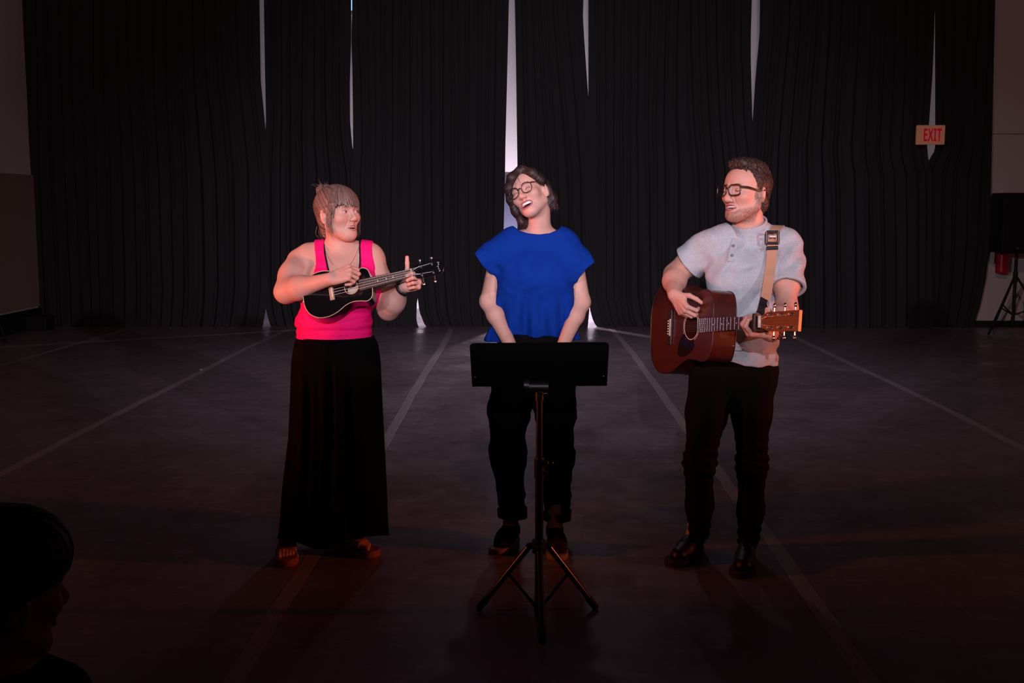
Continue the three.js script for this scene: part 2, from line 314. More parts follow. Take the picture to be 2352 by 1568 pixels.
// ------------------------------------------------------------------ black stage curtains, one object per panel
{
  const panel = (label, z0, L, R, s) => {
    const e = (list, py) => { let i = 0; while (i < list.length - 2 && py > list[i + 1][1]) i++; const [x0, y0] = list[i], [x1, y1] = list[i + 1]; return mix(x0, x1, (py - y0) / (y1 - y0)); };
    const rows = [], P = [], U = [], I = [];
    for (let py = -120; py < 745; py += 12) rows.push(py); rows.push(760);
    const wid = at(R[0][0], 300, z0)[0] - at(L[0][0], 300, z0)[0], n = Math.max(30, Math.round(wid / 0.014));
    for (const py of rows) for (let i = 0; i <= n; i++) {
      const u = i / n, a = at(e(L, py), py, z0), b = at(e(R, py), py, z0), x = mix(a[0], b[0], u), y = a[1], edge = Math.min(u, 1 - u) * wid;
      const soft = clamp(edge / 0.1, 0, 1), top = clamp((y - 0.0) / 4, 0.35, 1.1);
      let ph = u * wid / 0.155 + 0.9 * noise(u * wid * 2.1, s, 0.11 * y) + s * 1.7;
      const amp = 0.038 * (0.55 + 0.45 * noise(u * wid * 1.3, s + 9, 0.16 * y)) * (1.15 - 0.35 * top);
      const z = z0 + soft * (amp * Math.sin(ph * 6.283) + 0.012 * Math.sin(ph * 14.9 + 2 * noise(u * 9, s, y * 0.4)) + 0.014 * noise(u * wid * 6, y * 0.8, s)) * (y > 0.02 ? 1 : 1);
      P.push(x, Math.max(y, -0.015), z); U.push(u * wid, y);
    }
    const w = n + 1; for (let j = 0; j < rows.length - 1; j++) for (let i = 0; i < n; i++) { const a = j * w + i; I.push(a, a + w, a + 1, a + 1, a + w, a + w + 1); }
    const g = new THREE.BufferGeometry(); g.setAttribute('position', new THREE.Float32BufferAttribute(P, 3)); g.setAttribute('uv', new THREE.Float32BufferAttribute(U, 2)); g.setIndex(I); g.computeVertexNormals();
    tag(mesh('stage_curtain', g, M.drape), label, 'curtain', 'black curtains across the back of the hall');
  };
  const zA = -13.84, zB = -13.95;
  panel('widest black curtain panel, hanging against the left wall', zA, [[43, -120], [46, 0], [62, 400], [86, 752]], [[594, -120], [596, 0], [599, 185], [608, 278], [618, 400], [616, 660], [610, 712], [603, 752]], 1);
  panel('narrow black curtain panel second from left, behind the woman in pink', zB, [[604, -120], [606, 0], [608.5, 160], [611, 275], [604, 400], [606, 660], [611, 712], [622, 752]], [[806, -120], [806.6, 0], [806.8, 45], [806.5, 90], [803.5, 190], [804, 280], [809, 335], [820, 400], [820, 752]], 2);
  panel('black curtain panel directly behind the ukulele, ending at the small gap by its neck', zA, [[808, -120], [808.7, 0], [808.7, 45], [807.4, 66], [807.2, 95], [809, 150], [810.5, 250], [811, 335], [806, 400], [806, 752]], [[966, -120], [966, 640], [961, 680], [957.5, 692], [956.5, 735], [961, 752]], 3);
  panel('black curtain panel left of the wide bright middle gap', zB, [[950, -120], [950, 600], [959.5, 684], [963, 715], [978, 752]], [[1171, -120], [1169, 0], [1166, 130], [1161, 330], [1160, 400], [1157, 525], [1154, 752]], 4);
  panel('black curtain panel right of the wide bright middle gap', zA, [[1181, -120], [1182.5, 0], [1185, 130], [1188.5, 380], [1188.5, 525], [1184, 752]], [[1340, -120], [1340, 0], [1339, 40], [1342, 90], [1349.5, 200], [1362, 400], [1362, 660], [1354, 705], [1350, 752]], 5);
  panel('broad black curtain panel behind the space between the blue top and the guitarist', zB, [[1351.5, -120], [1351.5, 200], [1348, 300], [1348, 680], [1355, 708], [1360, 730], [1370, 752]], [[1728, -120], [1727, 0], [1724.5, 80], [1724.5, 140], [1728, 272], [1740, 400], [1740, 752]], 6);
  panel('broad black curtain panel to the right of the guitarist, up to the exit sign', zA, [[1745.5, -120], [1745.5, 0], [1744.5, 78], [1735, 180], [1729, 272], [1720, 400], [1720, 752]], [[2150, -120], [2147.5, 25], [2142, 170], [2134, 282], [2129, 330], [2132, 366], [2142, 400], [2142, 752]], 7);
  panel('rightmost black curtain panel, its edge flaring at the foot by the loudspeaker', zB, [[2146, -120], [2147.6, 25], [2148, 200], [2148, 344], [2133, 368], [2122, 400], [2122, 752]], [[2290, -120], [2286, 0], [2278, 350], [2274, 560], [2264, 640], [2250, 705], [2241, 730], [2239, 752]], 8);
  // the rail they hang from
  tag(mesh('curtain_rail', [rod([XL, at(1200, -118, -13.85)[1] + 0.09, -13.85], [5.9, at(1200, -118, -13.85)[1] + 0.09, -13.85], 0.03)], M.black), 'black rail above the curtains', 'rail');
}
// ------------------------------------------------------------------ exit sign
{
  const font = await new FontLoader().loadAsync('fonts/droid/droid_sans_bold.typeface.json');
  const c = at(2138.5, 309.5, -13.60), w = 0.345, h = 0.235;
  const t = thing('exit_sign', 'small beige exit sign with red letters hanging before the right curtain gap', 'sign', null, c);
  mesh('housing', rbox(-w / 2, w / 2, -h / 2, h / 2, -0.05, 0, 0.012), std({ color: lin(0.75, 0.42, 0.24), roughness: 0.55, emissive: lin(0.08, 0.026, 0.014) }), t);
  const g = new TextGeometry('EXIT', { font, size: 0.155, depth: 0.003, curveSegments: 4 }); g.computeBoundingBox(); const b = g.boundingBox;
  g.translate(-b.min.x, -b.min.y, 0).scale(0.217 / (b.max.x - b.min.x), 1, 1).translate(-0.090, -0.078, 0.0005);
  mesh('lettering', g, std({ color: lin(0.7, 0.005, 0.02), roughness: 0.5, emissive: lin(0.12, 0.0, 0.008) }), t, 'red EXIT lettering');
  mesh('bracket', [rod([0.0, 0, -0.05], [0.0, 0, -0.5], 0.012)], M.black, t);
}
// ------------------------------------------------------------------ right: loudspeaker on its stand, fire extinguisher
{
  const z = -13.3, p0 = at(2278, 580, z), p1 = at(2278, 443, z), x0 = p0[0] + 0.03, w = 0.44, y0 = p0[1], y1 = p1[1], cx = x0 + w / 2;
  const t = thing('loudspeaker', 'black loudspeaker on a tripod at the right edge by the wall', 'speaker', null, [cx, y0, z]);
  mesh('cabinet', rbox(-w / 2, w / 2, 0, y1 - y0, -0.2, 0.2, 0.03), std({ color: lin(0.006, 0.005, 0.005), roughness: 0.8 }), t);
  mesh('grille', rbox(-w / 2 + 0.02, w / 2 - 0.02, 0.03, y1 - y0 - 0.03, 0.19, 0.21, 0.008), std({ color: lin(0.004, 0.004, 0.004), roughness: 0.9 }), t);
  mesh('badge', box(-0.055, -0.02, 0.05, 0.072, 0.21, 0.214), M.steel, t);
  const s = thing('speaker_stand', 'black tripod stand under the loudspeaker', 'stand', null, [cx + 0.05, 0, z]);
  mesh('pole', [rod([0, 0.1, 0], [0, y0, 0], 0.02), rod([0, 0.62, 0], [0, 0.75, 0], 0.028)], M.black, s);
  for (const a of [2.6, 0.4, 4.6]) mesh('leg', [rod([0.02 * Math.cos(a), 0.68, 0.02 * Math.sin(a)], [0.45 * Math.cos(a), 0.01, 0.45 * Math.sin(a)], 0.014), rod([0, 0.22, 0], [0.26 * Math.cos(a), 0.33, 0.26 * Math.sin(a)], 0.009)], M.black, s);
  const e = at(2300, 628, -13.85);
  const x = thing('fire_extinguisher', 'red fire extinguisher on the wall beneath the loudspeaker', 'extinguisher', null, [e[0], e[1], e[2]]);
  mesh('cylinder', new THREE.LatheGeometry([[0, 0], [0.06, 0], [0.072, 0.012], [0.074, 0.03], [0.074, 0.25], [0.066, 0.285], [0.035, 0.32], [0.022, 0.335], [0.022, 0.36], [0, 0.36]].map(p => new THREE.Vector2(...p)), 28), std({ color: lin(0.62, 0.012, 0.018), roughness: 0.35 }), x);
  mesh('valve', [rod([0, 0.35, 0], [0, 0.4, 0], 0.018), rod([0, 0.385, 0], [0.09, 0.41, 0], 0.008), rod([0, 0.37, 0.01], [-0.07, 0.36, 0.01], 0.01)], M.black, x);
  mesh('wall_bracket', box(-0.03, 0.03, 0.12, 0.3, -0.16, -0.07), M.black, x);
}
// ------------------------------------------------------------------ left: low black box, foot of a stand
{
  const a = at(12, 727, -13.35), b = at(104, 727, -13.35);
  tag(mesh('low_platform', [rbox(XL + 0.04, b[0], 0.0, a[1], -13.62, -13.35, 0.008), box(XL + 0.04, b[0], a[1] - 0.022, a[1] - 0.014, -13.35, -13.345)], std({ color: lin(0.02, 0.02, 0.022), roughness: 0.5 })), 'low black box on the floor at the foot of the left wall', 'box');
  const c = at(-10, 768, -12.2), s = thing('tripod_stand', 'black tripod stand cut by the left edge of the picture', 'stand', null, [c[0], 0, c[2]]);
  mesh('pole', rod([0, 0.06, 0], [0, 1.3, 0], 0.014), M.black, s);
  for (const q of [0.3, 2.4, 4.5]) mesh('leg', rod([0, 0.36, 0], [0.15 * Math.cos(q), 0.008, 0.15 * Math.sin(q)], 0.011), M.black, s);
}
const BARN = 0.45 * Math.tan(16.3 * Math.PI / 180 - Math.atan2(2.4 - 1.75, 5.5));
// ------------------------------------------------------------------ the lamps that light the stage (beside and behind the camera)
{
  const lampThing = (label, L, r, glass, hang) => {
    const P = V(...L.pos), D = V(...L.to).sub(P).normalize(), t = thing('stage_lamp', label, 'lamp', 'stage lamps', [0, 0, 0]);
    const A = (d) => P.clone().addScaledVector(D, d).toArray();
    mesh('can', [rod(A(-0.36), A(-0.045), r * 0.8, r)], M.black, t);
    mesh('lens', [rod(A(-0.045), A(-0.04), r * 0.92)], std({ color: lin(0.4, 0.4, 0.4), emissive: glass, emissiveIntensity: 2, roughness: 0.3 }), t);
    if (hang) { mesh('ceiling_rod', rod([A(-0.2)[0], A(-0.2)[1] + r * 0.8, A(-0.2)[2]], [A(-0.2)[0], YC, A(-0.2)[2]], 0.015), M.black, t); return; }
    mesh('stand_pole', rod([A(-0.2)[0], 0.02, A(-0.2)[2]], [A(-0.2)[0], A(-0.2)[1] - r * 0.8, A(-0.2)[2]], 0.018), M.black, t);
    mesh('stand_base', new THREE.CylinderGeometry(0.2, 0.22, 0.02, 24).translate(A(-0.2)[0], 0.01, A(-0.2)[2]), M.black, t);
  };
  for (const [L, label, cut] of [[LAMPS.key, 'white stage lamp with barn doors on a tall stand behind the camera', BARN], [LAMPS.fillL, 'white side lamp with barn doors among the audience on the left', 0.45 * Math.tan(0.065)], [LAMPS.fillR, 'white side lamp with barn doors among the audience on the right', 0.45 * Math.tan(0.065)]]) {
    lampThing(label, L, 0.11, lin(1, 0.8, 1));
    // its lower barn door cuts the beam off the near floor
    const t = scene.children[scene.children.length - 1], P = V(...L.pos), D = V(...L.to).sub(P).normalize();
    const q = new THREE.Quaternion().setFromRotationMatrix(new THREE.Matrix4().lookAt(P, P.clone().sub(D), V(0, 1, 0)));
    const flap = (g) => mesh('barn_door', g.applyQuaternion(q).translate(P.x, P.y, P.z), M.black, t);
    const plate = (y0, y1, L, w) => { const g = box(-w, w, -0.002, 0.002, 0, Math.hypot(L, y1 - y0)); g.rotateX(-Math.atan2(y1 - y0, L)).translate(0, y0, 0); return g; };
    flap(plate(-0.112, -cut, 0.45, 0.25));
    flap(plate(0.112, 0.25, 0.3, 0.16));
  }
  { const P = V(...LAMPS.wash.pos), t = thing('ceiling_lamp', 'round ceiling lamp above the floor behind the singers', 'lamp', null, [P.x, P.y, P.z]); mesh('housing', new THREE.CylinderGeometry(0.13, 0.13, YC - P.y - 0.03, 24, 1, false).translate(0, (YC - P.y) / 2 + 0.015, 0), M.black, t); mesh('lens', new THREE.CylinderGeometry(0.11, 0.11, 0.01, 24).translate(0, 0.028, 0), std({ color: lin(0.5, 0.5, 0.5), emissive: KEY, emissiveIntensity: 1.5 }), t); }
  lampThing('dim pinkish house lamp hanging from the ceiling above the audience', LAMPS.house, 0.12, lin(0.4, 0.25, 0.24), true);
  lampThing('red stage lamp on a low stand at the left of the stage', LAMPS.left, 0.09, lin(1, 0.12, 0.04));
  lampThing('red stage lamp on a low stand at the right of the stage', LAMPS.right, 0.09, lin(1, 0.12, 0.04));
  { const p = LAMPS.back.pos, t = thing('work_lamp', 'small work lamp on the floor behind the curtains', 'lamp', null, [p[0], 0, p[2]]);
    mesh('bulb', new THREE.SphereGeometry(0.03, 16, 12).translate(0, p[1], 0), std({ color: lin(1, 1, 1), emissive: lin(1, 0.84, 1), emissiveIntensity: 2 }), t);
    mesh('base', [new THREE.CylinderGeometry(0.09, 0.1, 0.02, 20).translate(0, 0.01, 0), rod([0, 0.02, 0], [0, p[1] - 0.03, 0], 0.012)], M.black, t); }
}

// ------------------------------------------------------------------ people: shared builders
/** frame of a head: local x = the person's left, y = up, z = forward; origin between the ears at eye height */
function headFrame(O, yaw, pitch, roll, s) {
  const q = new THREE.Quaternion().setFromEuler(new THREE.Euler(pitch * Math.PI / 180, yaw * Math.PI / 180, roll * Math.PI / 180, 'YXZ'));
  const m = new THREE.Matrix4().compose(V(...O), q, V(s, s, s)), inv = m.clone().invert().elements;
  const to = (p) => V(...p).applyMatrix4(m).toArray();
  const loc = (x, y, z) => [inv[0] * x + inv[4] * y + inv[8] * z + inv[12], inv[1] * x + inv[5] * y + inv[9] * z + inv[13], inv[2] * x + inv[6] * y + inv[10] * z + inv[14]];
  const place = (f, R = 0.17) => { const g = (x, y, z) => f(inv[0] * x + inv[4] * y + inv[8] * z + inv[12], inv[1] * x + inv[5] * y + inv[9] * z + inv[13], inv[2] * x + inv[6] * y + inv[10] * z + inv[14]) * s; g.c = O; g.R = R * s; return g; };
  return { m, to, loc, place, s, O, q };
}
/** a head in local metres: returns { f, paint } */
function makeHead(o) {
  const P = Object.assign({ jaw: 1, nose: 1, mouthW: 0.022, mouthH: 0.010, mouthY: -0.068, smile: 0, open: true, eyes: 'open', look: 0, cheek: 1, skin: [0.56, 0.315, 0.245], lip: [0.42, 0.13, 0.125], brow: [0.16, 0.09, 0.06], beard: 0, ears: 1, fat: 0, iris: [0.06, 0.07, 0.06], tooth: 0.55, lowTeeth: false }, o);
  const s2 = [-1, 1], jw = P.jaw, n = P.nose;
  const skull = uni(0.03, ell([0, 0.026, -0.016], [0.0745, 0.086, 0.095]), ell([0, 0.036, 0.034], [0.060, 0.052, 0.050]), ell([0, -0.036, 0.030], [0.057 + P.fat * 0.5, 0.066, 0.054]),
    ...s2.map(s => cap([s * 0.052 * jw, -0.058, 0.0], [s * 0.017 * jw, -0.097, 0.060], 0.018 + P.fat * 0.6, 0.0145)), ell([0, -0.099, 0.067], [0.018, 0.0145, 0.0165]),
    cap([0, -0.070, -0.005], [0, -0.082 - P.fat * 0.6, 0.040], 0.042, 0.026 + P.fat));
  const cheeks = uni(0.02, ...s2.map(s => ell([s * 0.040, -0.026, 0.058], [0.021 * P.cheek, 0.019 * P.cheek, 0.021 * P.cheek])));
  const brow = uni(0.012, ...s2.map(s => cap([s * 0.012, 0.019, 0.0825], [s * 0.043, 0.0175, 0.066], 0.0085, 0.0075)));
  const noseF = uni(0.009, cap([0, 0.012, 0.083], [0, -0.028 * n, 0.103 + 0.004 * (n - 1)], 0.0068, 0.0092 * n), sph([0, -0.032 * n, 0.1035], 0.0112 * n), ...s2.map(s => ell([s * 0.0118 * n, -0.0365 * n, 0.0955], [0.0068 * n, 0.0068, 0.0095])), cap([0, -0.038, 0.094], [0, -0.050, 0.087], 0.005, 0.005));
  const lids = s2.map(s => ell([s * 0.0315, 0.0, 0.0705], [0.0158, 0.0125, 0.0145]));
  const my = P.mouthY, mw = P.mouthW, mh = P.mouthH, cz = (x) => 0.0885 - 9 * x * x, cy = (x) => my + P.smile * 14 * x * x;
  const lips = (x, y, z) => {
    const dy = y - cy(x), e = Math.sqrt((x / mw) ** 2 + (dy / mh) ** 2), rad = (e - 1) * mix(mh, mw, Math.min(1, Math.abs(x) / (mw + 1e-6)) ** 3), zz = z - cz(x);
    return Math.sqrt(rad * rad + zz * zz) - mix(dy < 0 ? 0.0056 : 0.0047, 0.0025, Math.min(1, (x / mw) ** 2));
  };
  const cavity = (x, y, z) => { const dy = y - cy(x); const k = Math.sqrt((x / (mw * 0.94)) ** 2 + (dy / (mh * 0.9)) ** 2 + ((z - 0.086 + 7 * x * x) / 0.022) ** 2); return (k - 1) * mh * 0.8; };
  const teeth = (x, y, z) => { // upper row on an arc behind the lips
    const yc = cy(x) + mh * (1 - P.tooth) * 0.9, r = Math.hypot(x, z - 0.058) - 0.0245, ridge = 0.0006 * Math.abs(Math.sin(x * 420));
    const up = Math.max(Math.abs(r) - 0.003 + ridge, Math.abs(y - yc) - mh * P.tooth, Math.abs(x) - mw * 0.9, 0.05 - z);
    if (!P.lowTeeth) return up;
    const yl = cy(x) - mh * 0.85; return Math.min(up, Math.max(Math.abs(r + 0.002) - 0.003 + ridge, Math.abs(y - yl) - mh * 0.34, Math.abs(x) - mw * 0.75, 0.05 - z));
  };
  const tongue = ell([0, my - mh * 0.75, 0.066], [mw * 0.7, mh * 0.42, 0.016]);
  const ear = uni(0.006, ...s2.flatMap(s => { const t = new THREE.Quaternion().setFromEuler(new THREE.Euler(-0.15, s * 0.42, 0, 'YXZ')); return [ell([s * 0.078, -0.012, -0.014], [0.0075, 0.031, 0.0185], t), ell([s * 0.0745, -0.036, -0.004], [0.007, 0.011, 0.009], t), ell([s * 0.070, -0.014, 0.0], [0.012, 0.018, 0.014])]; }));
  const concha = s2.map(s => ell([s * 0.0865, -0.011, -0.010], [0.0075, 0.0185, 0.0105], new THREE.Quaternion().setFromEuler(new THREE.Euler(-0.15, s * 0.42, 0, 'YXZ'))));
  const f = (x, y, z) => {
    const ax = Math.abs(x);
    let d = skull(x, y, z);
    if (d > 0.06) return d - 0.03;
    if (z > 0.02) {
      d = smin(d, cheeks(x, y, z), 0.022);
      d = smin(d, brow(x, y, z), 0.014);
      // eye hollows
      const ex = ax - 0.030, ey = y - 0.0005, ez = z - 0.0945; d = smax(d, -(Math.sqrt(ex * ex * 0.62 + ey * ey * 1.05 + ez * ez) - 0.0125), 0.014);
      d = smin(d, lids[x < 0 ? 0 : 1](x, y, z), 0.0035);
      d = smin(d, noseF(x, y, z), 0.010);
      // nasolabial crease
      const t = clamp((-0.036 - y) / 0.034, 0, 1), cx = mix(0.019, 0.032 + Math.max(0, mw - 0.022), t); if (y < -0.030 && y > -0.078) d += 0.0016 * P.cheek * Math.exp(-(((ax - cx) / 0.0035) ** 2)) * Math.sin(Math.PI * clamp((-0.030 - y) / 0.048, 0, 1));
      // nostrils
      const nx = ax - 0.0068 * n, ny = y + 0.0425 * n, nz = z - 0.0985; d = smax(d, -(Math.sqrt(nx * nx + ny * ny * 0.8 + nz * nz * 0.5) - 0.0034), 0.003);
      if (y < -0.03) {
        d = smin(d, lips(x, y, z), 0.005);
        if (P.open) { d = smax(d, -cavity(x, y, z), 0.002); const cv = cavity(x, y, z) - 0.0006; d = Math.min(d, Math.max(teeth(x, y, z), cv), Math.max(tongue(x, y, z), cv)); }
      }
      if (P.beard) { const b = beardMask(x, y, z); if (b > 0) d -= 0.0025 * b * (0.6 + 0.4 * noise(x * 700, y * 500, z * 700)); }
    } else if (P.beard) { const b = beardMask(x, y, z); if (b > 0) d -= 0.0018 * b * (0.6 + 0.4 * noise(x * 700, y * 500, z * 700)); }
    if (P.ears && ax > 0.045) { d = smin(d, ear(x, y, z), 0.006); d = smax(d, -concha[x < 0 ? 0 : 1](x, y, z), 0.004); }
    return d;
  };
  f.c = [0, -0.01, 0]; f.R = 0.17;
  function beardMask(x, y, z) {
    const ax = Math.abs(x);
    const line = mix(-0.064, -0.022, sstep(0.03, -0.0, z)) - 0.012 * Math.max(0, 1 - Math.abs(ax - 0.03) / 0.03) * sstep(0.02, 0.05, z);     // upper edge of the beard on the cheek
    let b = sstep(line + 0.008, line - 0.010, y) * sstep(-0.022, -0.008, z) * sstep(-0.135, -0.112, y);
    const must = Math.exp(-(((y + 0.0515) / 0.0065) ** 2)) * sstep(0.036, 0.022, ax) * sstep(0.07, 0.08, z);
    b = Math.max(b, must * 0.9);
    const dy = y - my; if (z > 0.06 && Math.abs(dy) < mh + 0.010 && ax < mw + 0.008) b *= sstep(mh + 0.004, mh + 0.012, Math.abs(dy) + Math.max(0, ax - mw) * 1.2);
    b = Math.max(b, sstep(0.050, 0.056, ax) * sstep(-0.006, 0.0, z) * sstep(0.024, 0.018, z) * sstep(-0.045, -0.03, y) * sstep(0.05, 0.04, y) * 1.25);
    return clamp(b, 0, 1);
  }
  const paint = (x, y, z) => {
    const ax = Math.abs(x); let [r, g, b] = P.skin;
    const mot = 1 + 0.03 * noise(x * 160, y * 160, z * 160); r *= mot; g *= mot; b *= mot;
    const blend = (c, a) => { a = clamp(a, 0, 1); r = mix(r, c[0], a); g = mix(g, c[1], a); b = mix(b, c[2], a); };
    if (z > 0.03) {
      blend([P.skin[0] * 0.95, P.skin[1] * 0.74, P.skin[2] * 0.72], 0.55 * Math.exp(-(((ax - 0.040) / 0.018) ** 2 + ((y + 0.032) / 0.016) ** 2)) + 0.5 * Math.exp(-((x / 0.012) ** 2 + ((y + 0.034) / 0.010) ** 2)));
      // brows
      const bx = (ax - 0.029) / 0.0175, by = y - (0.0215 - 0.0045 * bx * bx + 0.001 * bx); blend(P.brow, 0.82 * sstep(1.1, 0.75, Math.abs(bx)) * sstep(0.0042, 0.0022, Math.abs(by)) * (0.75 + 0.25 * noise(x * 900, y * 300, z * 100)));
      // eyes
      const ex = ax - 0.0315, lash = [0.05, 0.025, 0.02];
      if (P.eyes === 'open') {
        const up = 0.0038 * (1 - (ex / 0.0135) ** 2), lo = -0.0030 * (1 - (ex / 0.0135) ** 2);
        if (Math.abs(ex) < 0.0135 && y < up && y > lo && z > 0.06) { const ix = x - (x < 0 ? -0.0315 : 0.0315) - P.look, rad = Math.hypot(ix, y - 0.0004); blend([0.62, 0.56, 0.56], 1); blend(P.iris, rad < 0.0056 ? 1 : 0); blend([0.01, 0.01, 0.01], rad < 0.0026 ? 1 : 0); }
        if (z > 0.05) blend(lash, 0.85 * sstep(0.015, 0.0125, Math.abs(ex)) * sstep(0.0017, 0.0006, Math.abs(y - up - 0.0008)));
        blend([P.skin[0] * 0.6, P.skin[1] * 0.45, P.skin[2] * 0.42], 0.4 * sstep(0.017, 0.012, Math.abs(ex)) * sstep(0.0022, 0.001, Math.abs(y - up - 0.006)));
      } else {
        const bow = P.eyes === 'laugh' ? 1 : -1, yl = -0.0028 + bow * (0.0030 - 0.0052 * (ex / 0.0145) ** 2);
        if (z > 0.05) blend(lash, 0.9 * sstep(0.0165, 0.013, Math.abs(ex)) * sstep(0.0024, 0.0010, Math.abs(y - yl)));
      }
      // lips, mouth
      if (y < -0.035 && z > 0.045) {
        const dl = lips(x, y, z); blend(P.lip, sstep(0.0016, -0.0002, dl) * (z > 0.05 ? 1 : 0));
        if (P.open) {
          const dc = cavity(x, y, z), dt = teeth(x, y, z), dg = tongue(x, y, z);
          if (dc < 0.0008 && dl > 0.0006) blend([0.06, 0.012, 0.012], 1);
          if (dg < 0.0006 && dc < 0.0012) blend([0.42, 0.13, 0.13], 1);
          if (dt < 0.0008 && dc < 0.0008 && dl > 0.0008) { blend([0.82, 0.76, 0.72], 1); }
        }
      }
    }
    if (P.beard) { const q = beardMask(x, y, z); blend(P.brow, P.beard * q * (0.62 + 0.5 * noise(x * 520, y * 420, z * 520))); }
    return [r, g, b];
  };
  return { f, paint, P };
}
/** a hand: W wrist, d towards the fingers, n out of the palm, side +1 when thumb lies along d x n, sc size; fingers: [mcp, pip, dip, spread] degrees for index..little; thumb: directions in (d, n, s) */
function makeHand(W, d, n, side, sc, fingers, thumb) {
  const D = V(...d).normalize(), Nn = V(...n), N = Nn.addScaledVector(D, -Nn.dot(D)).normalize(), S = new THREE.Vector3().crossVectors(D, N).multiplyScalar(side).normalize(), w = V(...W);
  const pt = (a, b, c) => w.clone().addScaledVector(D, a * sc).addScaledVector(N, b * sc).addScaledVector(S, c * sc);
  const kn = [[0.088, 0.0, 0.030], [0.091, -0.003, 0.009], [0.086, -0.002, -0.011], [0.077, 0.001, -0.029]], len = [[0.043, 0.026, 0.022], [0.047, 0.030, 0.023], [0.043, 0.028, 0.022], [0.034, 0.021, 0.020]], rad = [0.0092, 0.0095, 0.0090, 0.0080];
  const palm = [], list = [], tips = [];
  kn.forEach((k, i) => { palm.push(cap(pt(0.012, 0, k[2] * 0.55).toArray(), pt(...k).toArray(), 0.0145 * sc, 0.0108 * sc)); });
  palm.push(cap(pt(0.022, 0.006, 0.020).toArray(), pt(0.050, 0.008, 0.026).toArray(), 0.0165 * sc, 0.012 * sc));         // ball of the thumb
  palm.push(cap(pt(0.020, 0.006, -0.017).toArray(), pt(0.055, 0.005, -0.024).toArray(), 0.0140 * sc, 0.011 * sc));
  fingers.forEach(([a, b, c, sp], i) => {
    let p = pt(...kn[i]), ang = 0; const L = len[i], r = rad[i] * sc, ch = [];
    const az = (sp || 0) * Math.PI / 180, F = D.clone().multiplyScalar(Math.cos(az)).addScaledVector(S, Math.sin(az));
    [a, b, c].forEach((q, j) => { ang += q * Math.PI / 180; const e = p.clone().addScaledVector(F, Math.cos(ang) * L[j] * sc).addScaledVector(N, Math.sin(ang) * L[j] * sc); ch.push(cap(p.toArray(), e.toArray(), r * (1 - 0.07 * j), r * (0.95 - 0.10 * j))); p = e; });
    const g = uni(0.0025, ...ch); list.push(g); tips.push({ p: p.toArray(), dir: F.clone().multiplyScalar(Math.cos(ang)).addScaledVector(N, Math.sin(ang)), back: F.clone().multiplyScalar(Math.sin(ang)).addScaledVector(N, -Math.cos(ang)), r: r * 0.8 });
  });
  { let p = pt(0.026, 0.006, 0.026); const L = [0.040, 0.033, 0.027], R = [0.0125, 0.0105, 0.0095], ch = []; thumb.forEach((t, j) => { const v = D.clone().multiplyScalar(t[0]).addScaledVector(N, t[1]).addScaledVector(S, t[2]).normalize(), e = p.clone().addScaledVector(v, L[j] * sc); ch.push(cap(p.toArray(), e.toArray(), R[j] * sc, R[j] * 0.87 * sc)); p = e; if (j === 2) tips.push({ p: p.toArray(), dir: v, back: v, r: 0.008 * sc }); }); list.push(uni(0.004, ...ch)); }
  const pal = uni(0.012, ...palm), fin = uni(0.0012, ...list), f = (x, y, z) => smin(pal(x, y, z), fin(x, y, z), 0.006 * sc);
  const b = bound([...palm, ...list]); return Object.assign(f, b, { tips });
}
const skinMat = phys({ color: 0xffffff, vertexColors: true, roughness: 0.52, specularIntensity: 0.55, sheen: 0.15, sheenRoughness: 0.6, sheenColor: lin(0.8, 0.5, 0.45) });
const hairMat = (rough = 0.42) => phys({ color: 0xffffff, vertexColors: true, roughness: rough, specularIntensity: 0.7 });
/** fabric: plain colour with a fine woven relief */
const weave = tex(256, (u, v) => { const a = Math.sin(u * 6.283 * 64) * 0.5 + 0.5, b = Math.sin(v * 6.283 * 64) * 0.5 + 0.5, k = ((Math.floor(u * 64) + Math.floor(v * 64)) % 2) ? a : b, m = 0.35 * k + 0.3 + 0.25 * tnoise(u, v, 40, 31); return [m, m, m]; });
weave.repeat.set(12, 12);
const cloth = (c, o = {}) => phys(Object.assign({ color: lin(...c), roughness: 0.85, bumpMap: weave, bumpScale: 0.0006, sheen: 0.0, specularIntensity: 0.3 }, o));
/** ring-lofted cloth tube with thickness; rings: fn(t, a) -> [x, y, z] */
function loft(fn, nt, na, thick = 0.004) {
  const P = [], U = [], I = [], lay = (k) => { for (let i = 0; i <= nt; i++) for (let j = 0; j <= na; j++) { const p = fn(i / nt, j / na * Math.PI * 2, k); P.push(...p); U.push(j / na * 1.2, p[1]); } };
  lay(0); lay(thick); const w = na + 1, off = (nt + 1) * w;
  for (let i = 0; i < nt; i++) for (let j = 0; j < na; j++) { const a = i * w + j; I.push(a, a + w, a + 1, a + 1, a + w, a + w + 1); I.push(off + a, off + a + 1, off + a + w, off + a + 1, off + a + w + 1, off + a + w); }
  for (const i of [0, nt]) for (let j = 0; j < na; j++) { const a = i * w + j; I.push(a, a + 1, off + a, a + 1, off + a + 1, off + a); }
  const g = new THREE.BufferGeometry(); g.setAttribute('position', new THREE.Float32BufferAttribute(P, 3)); g.setAttribute('uv', new THREE.Float32BufferAttribute(U, 2)); g.setIndex(I); g.computeVertexNormals(); return g;
}
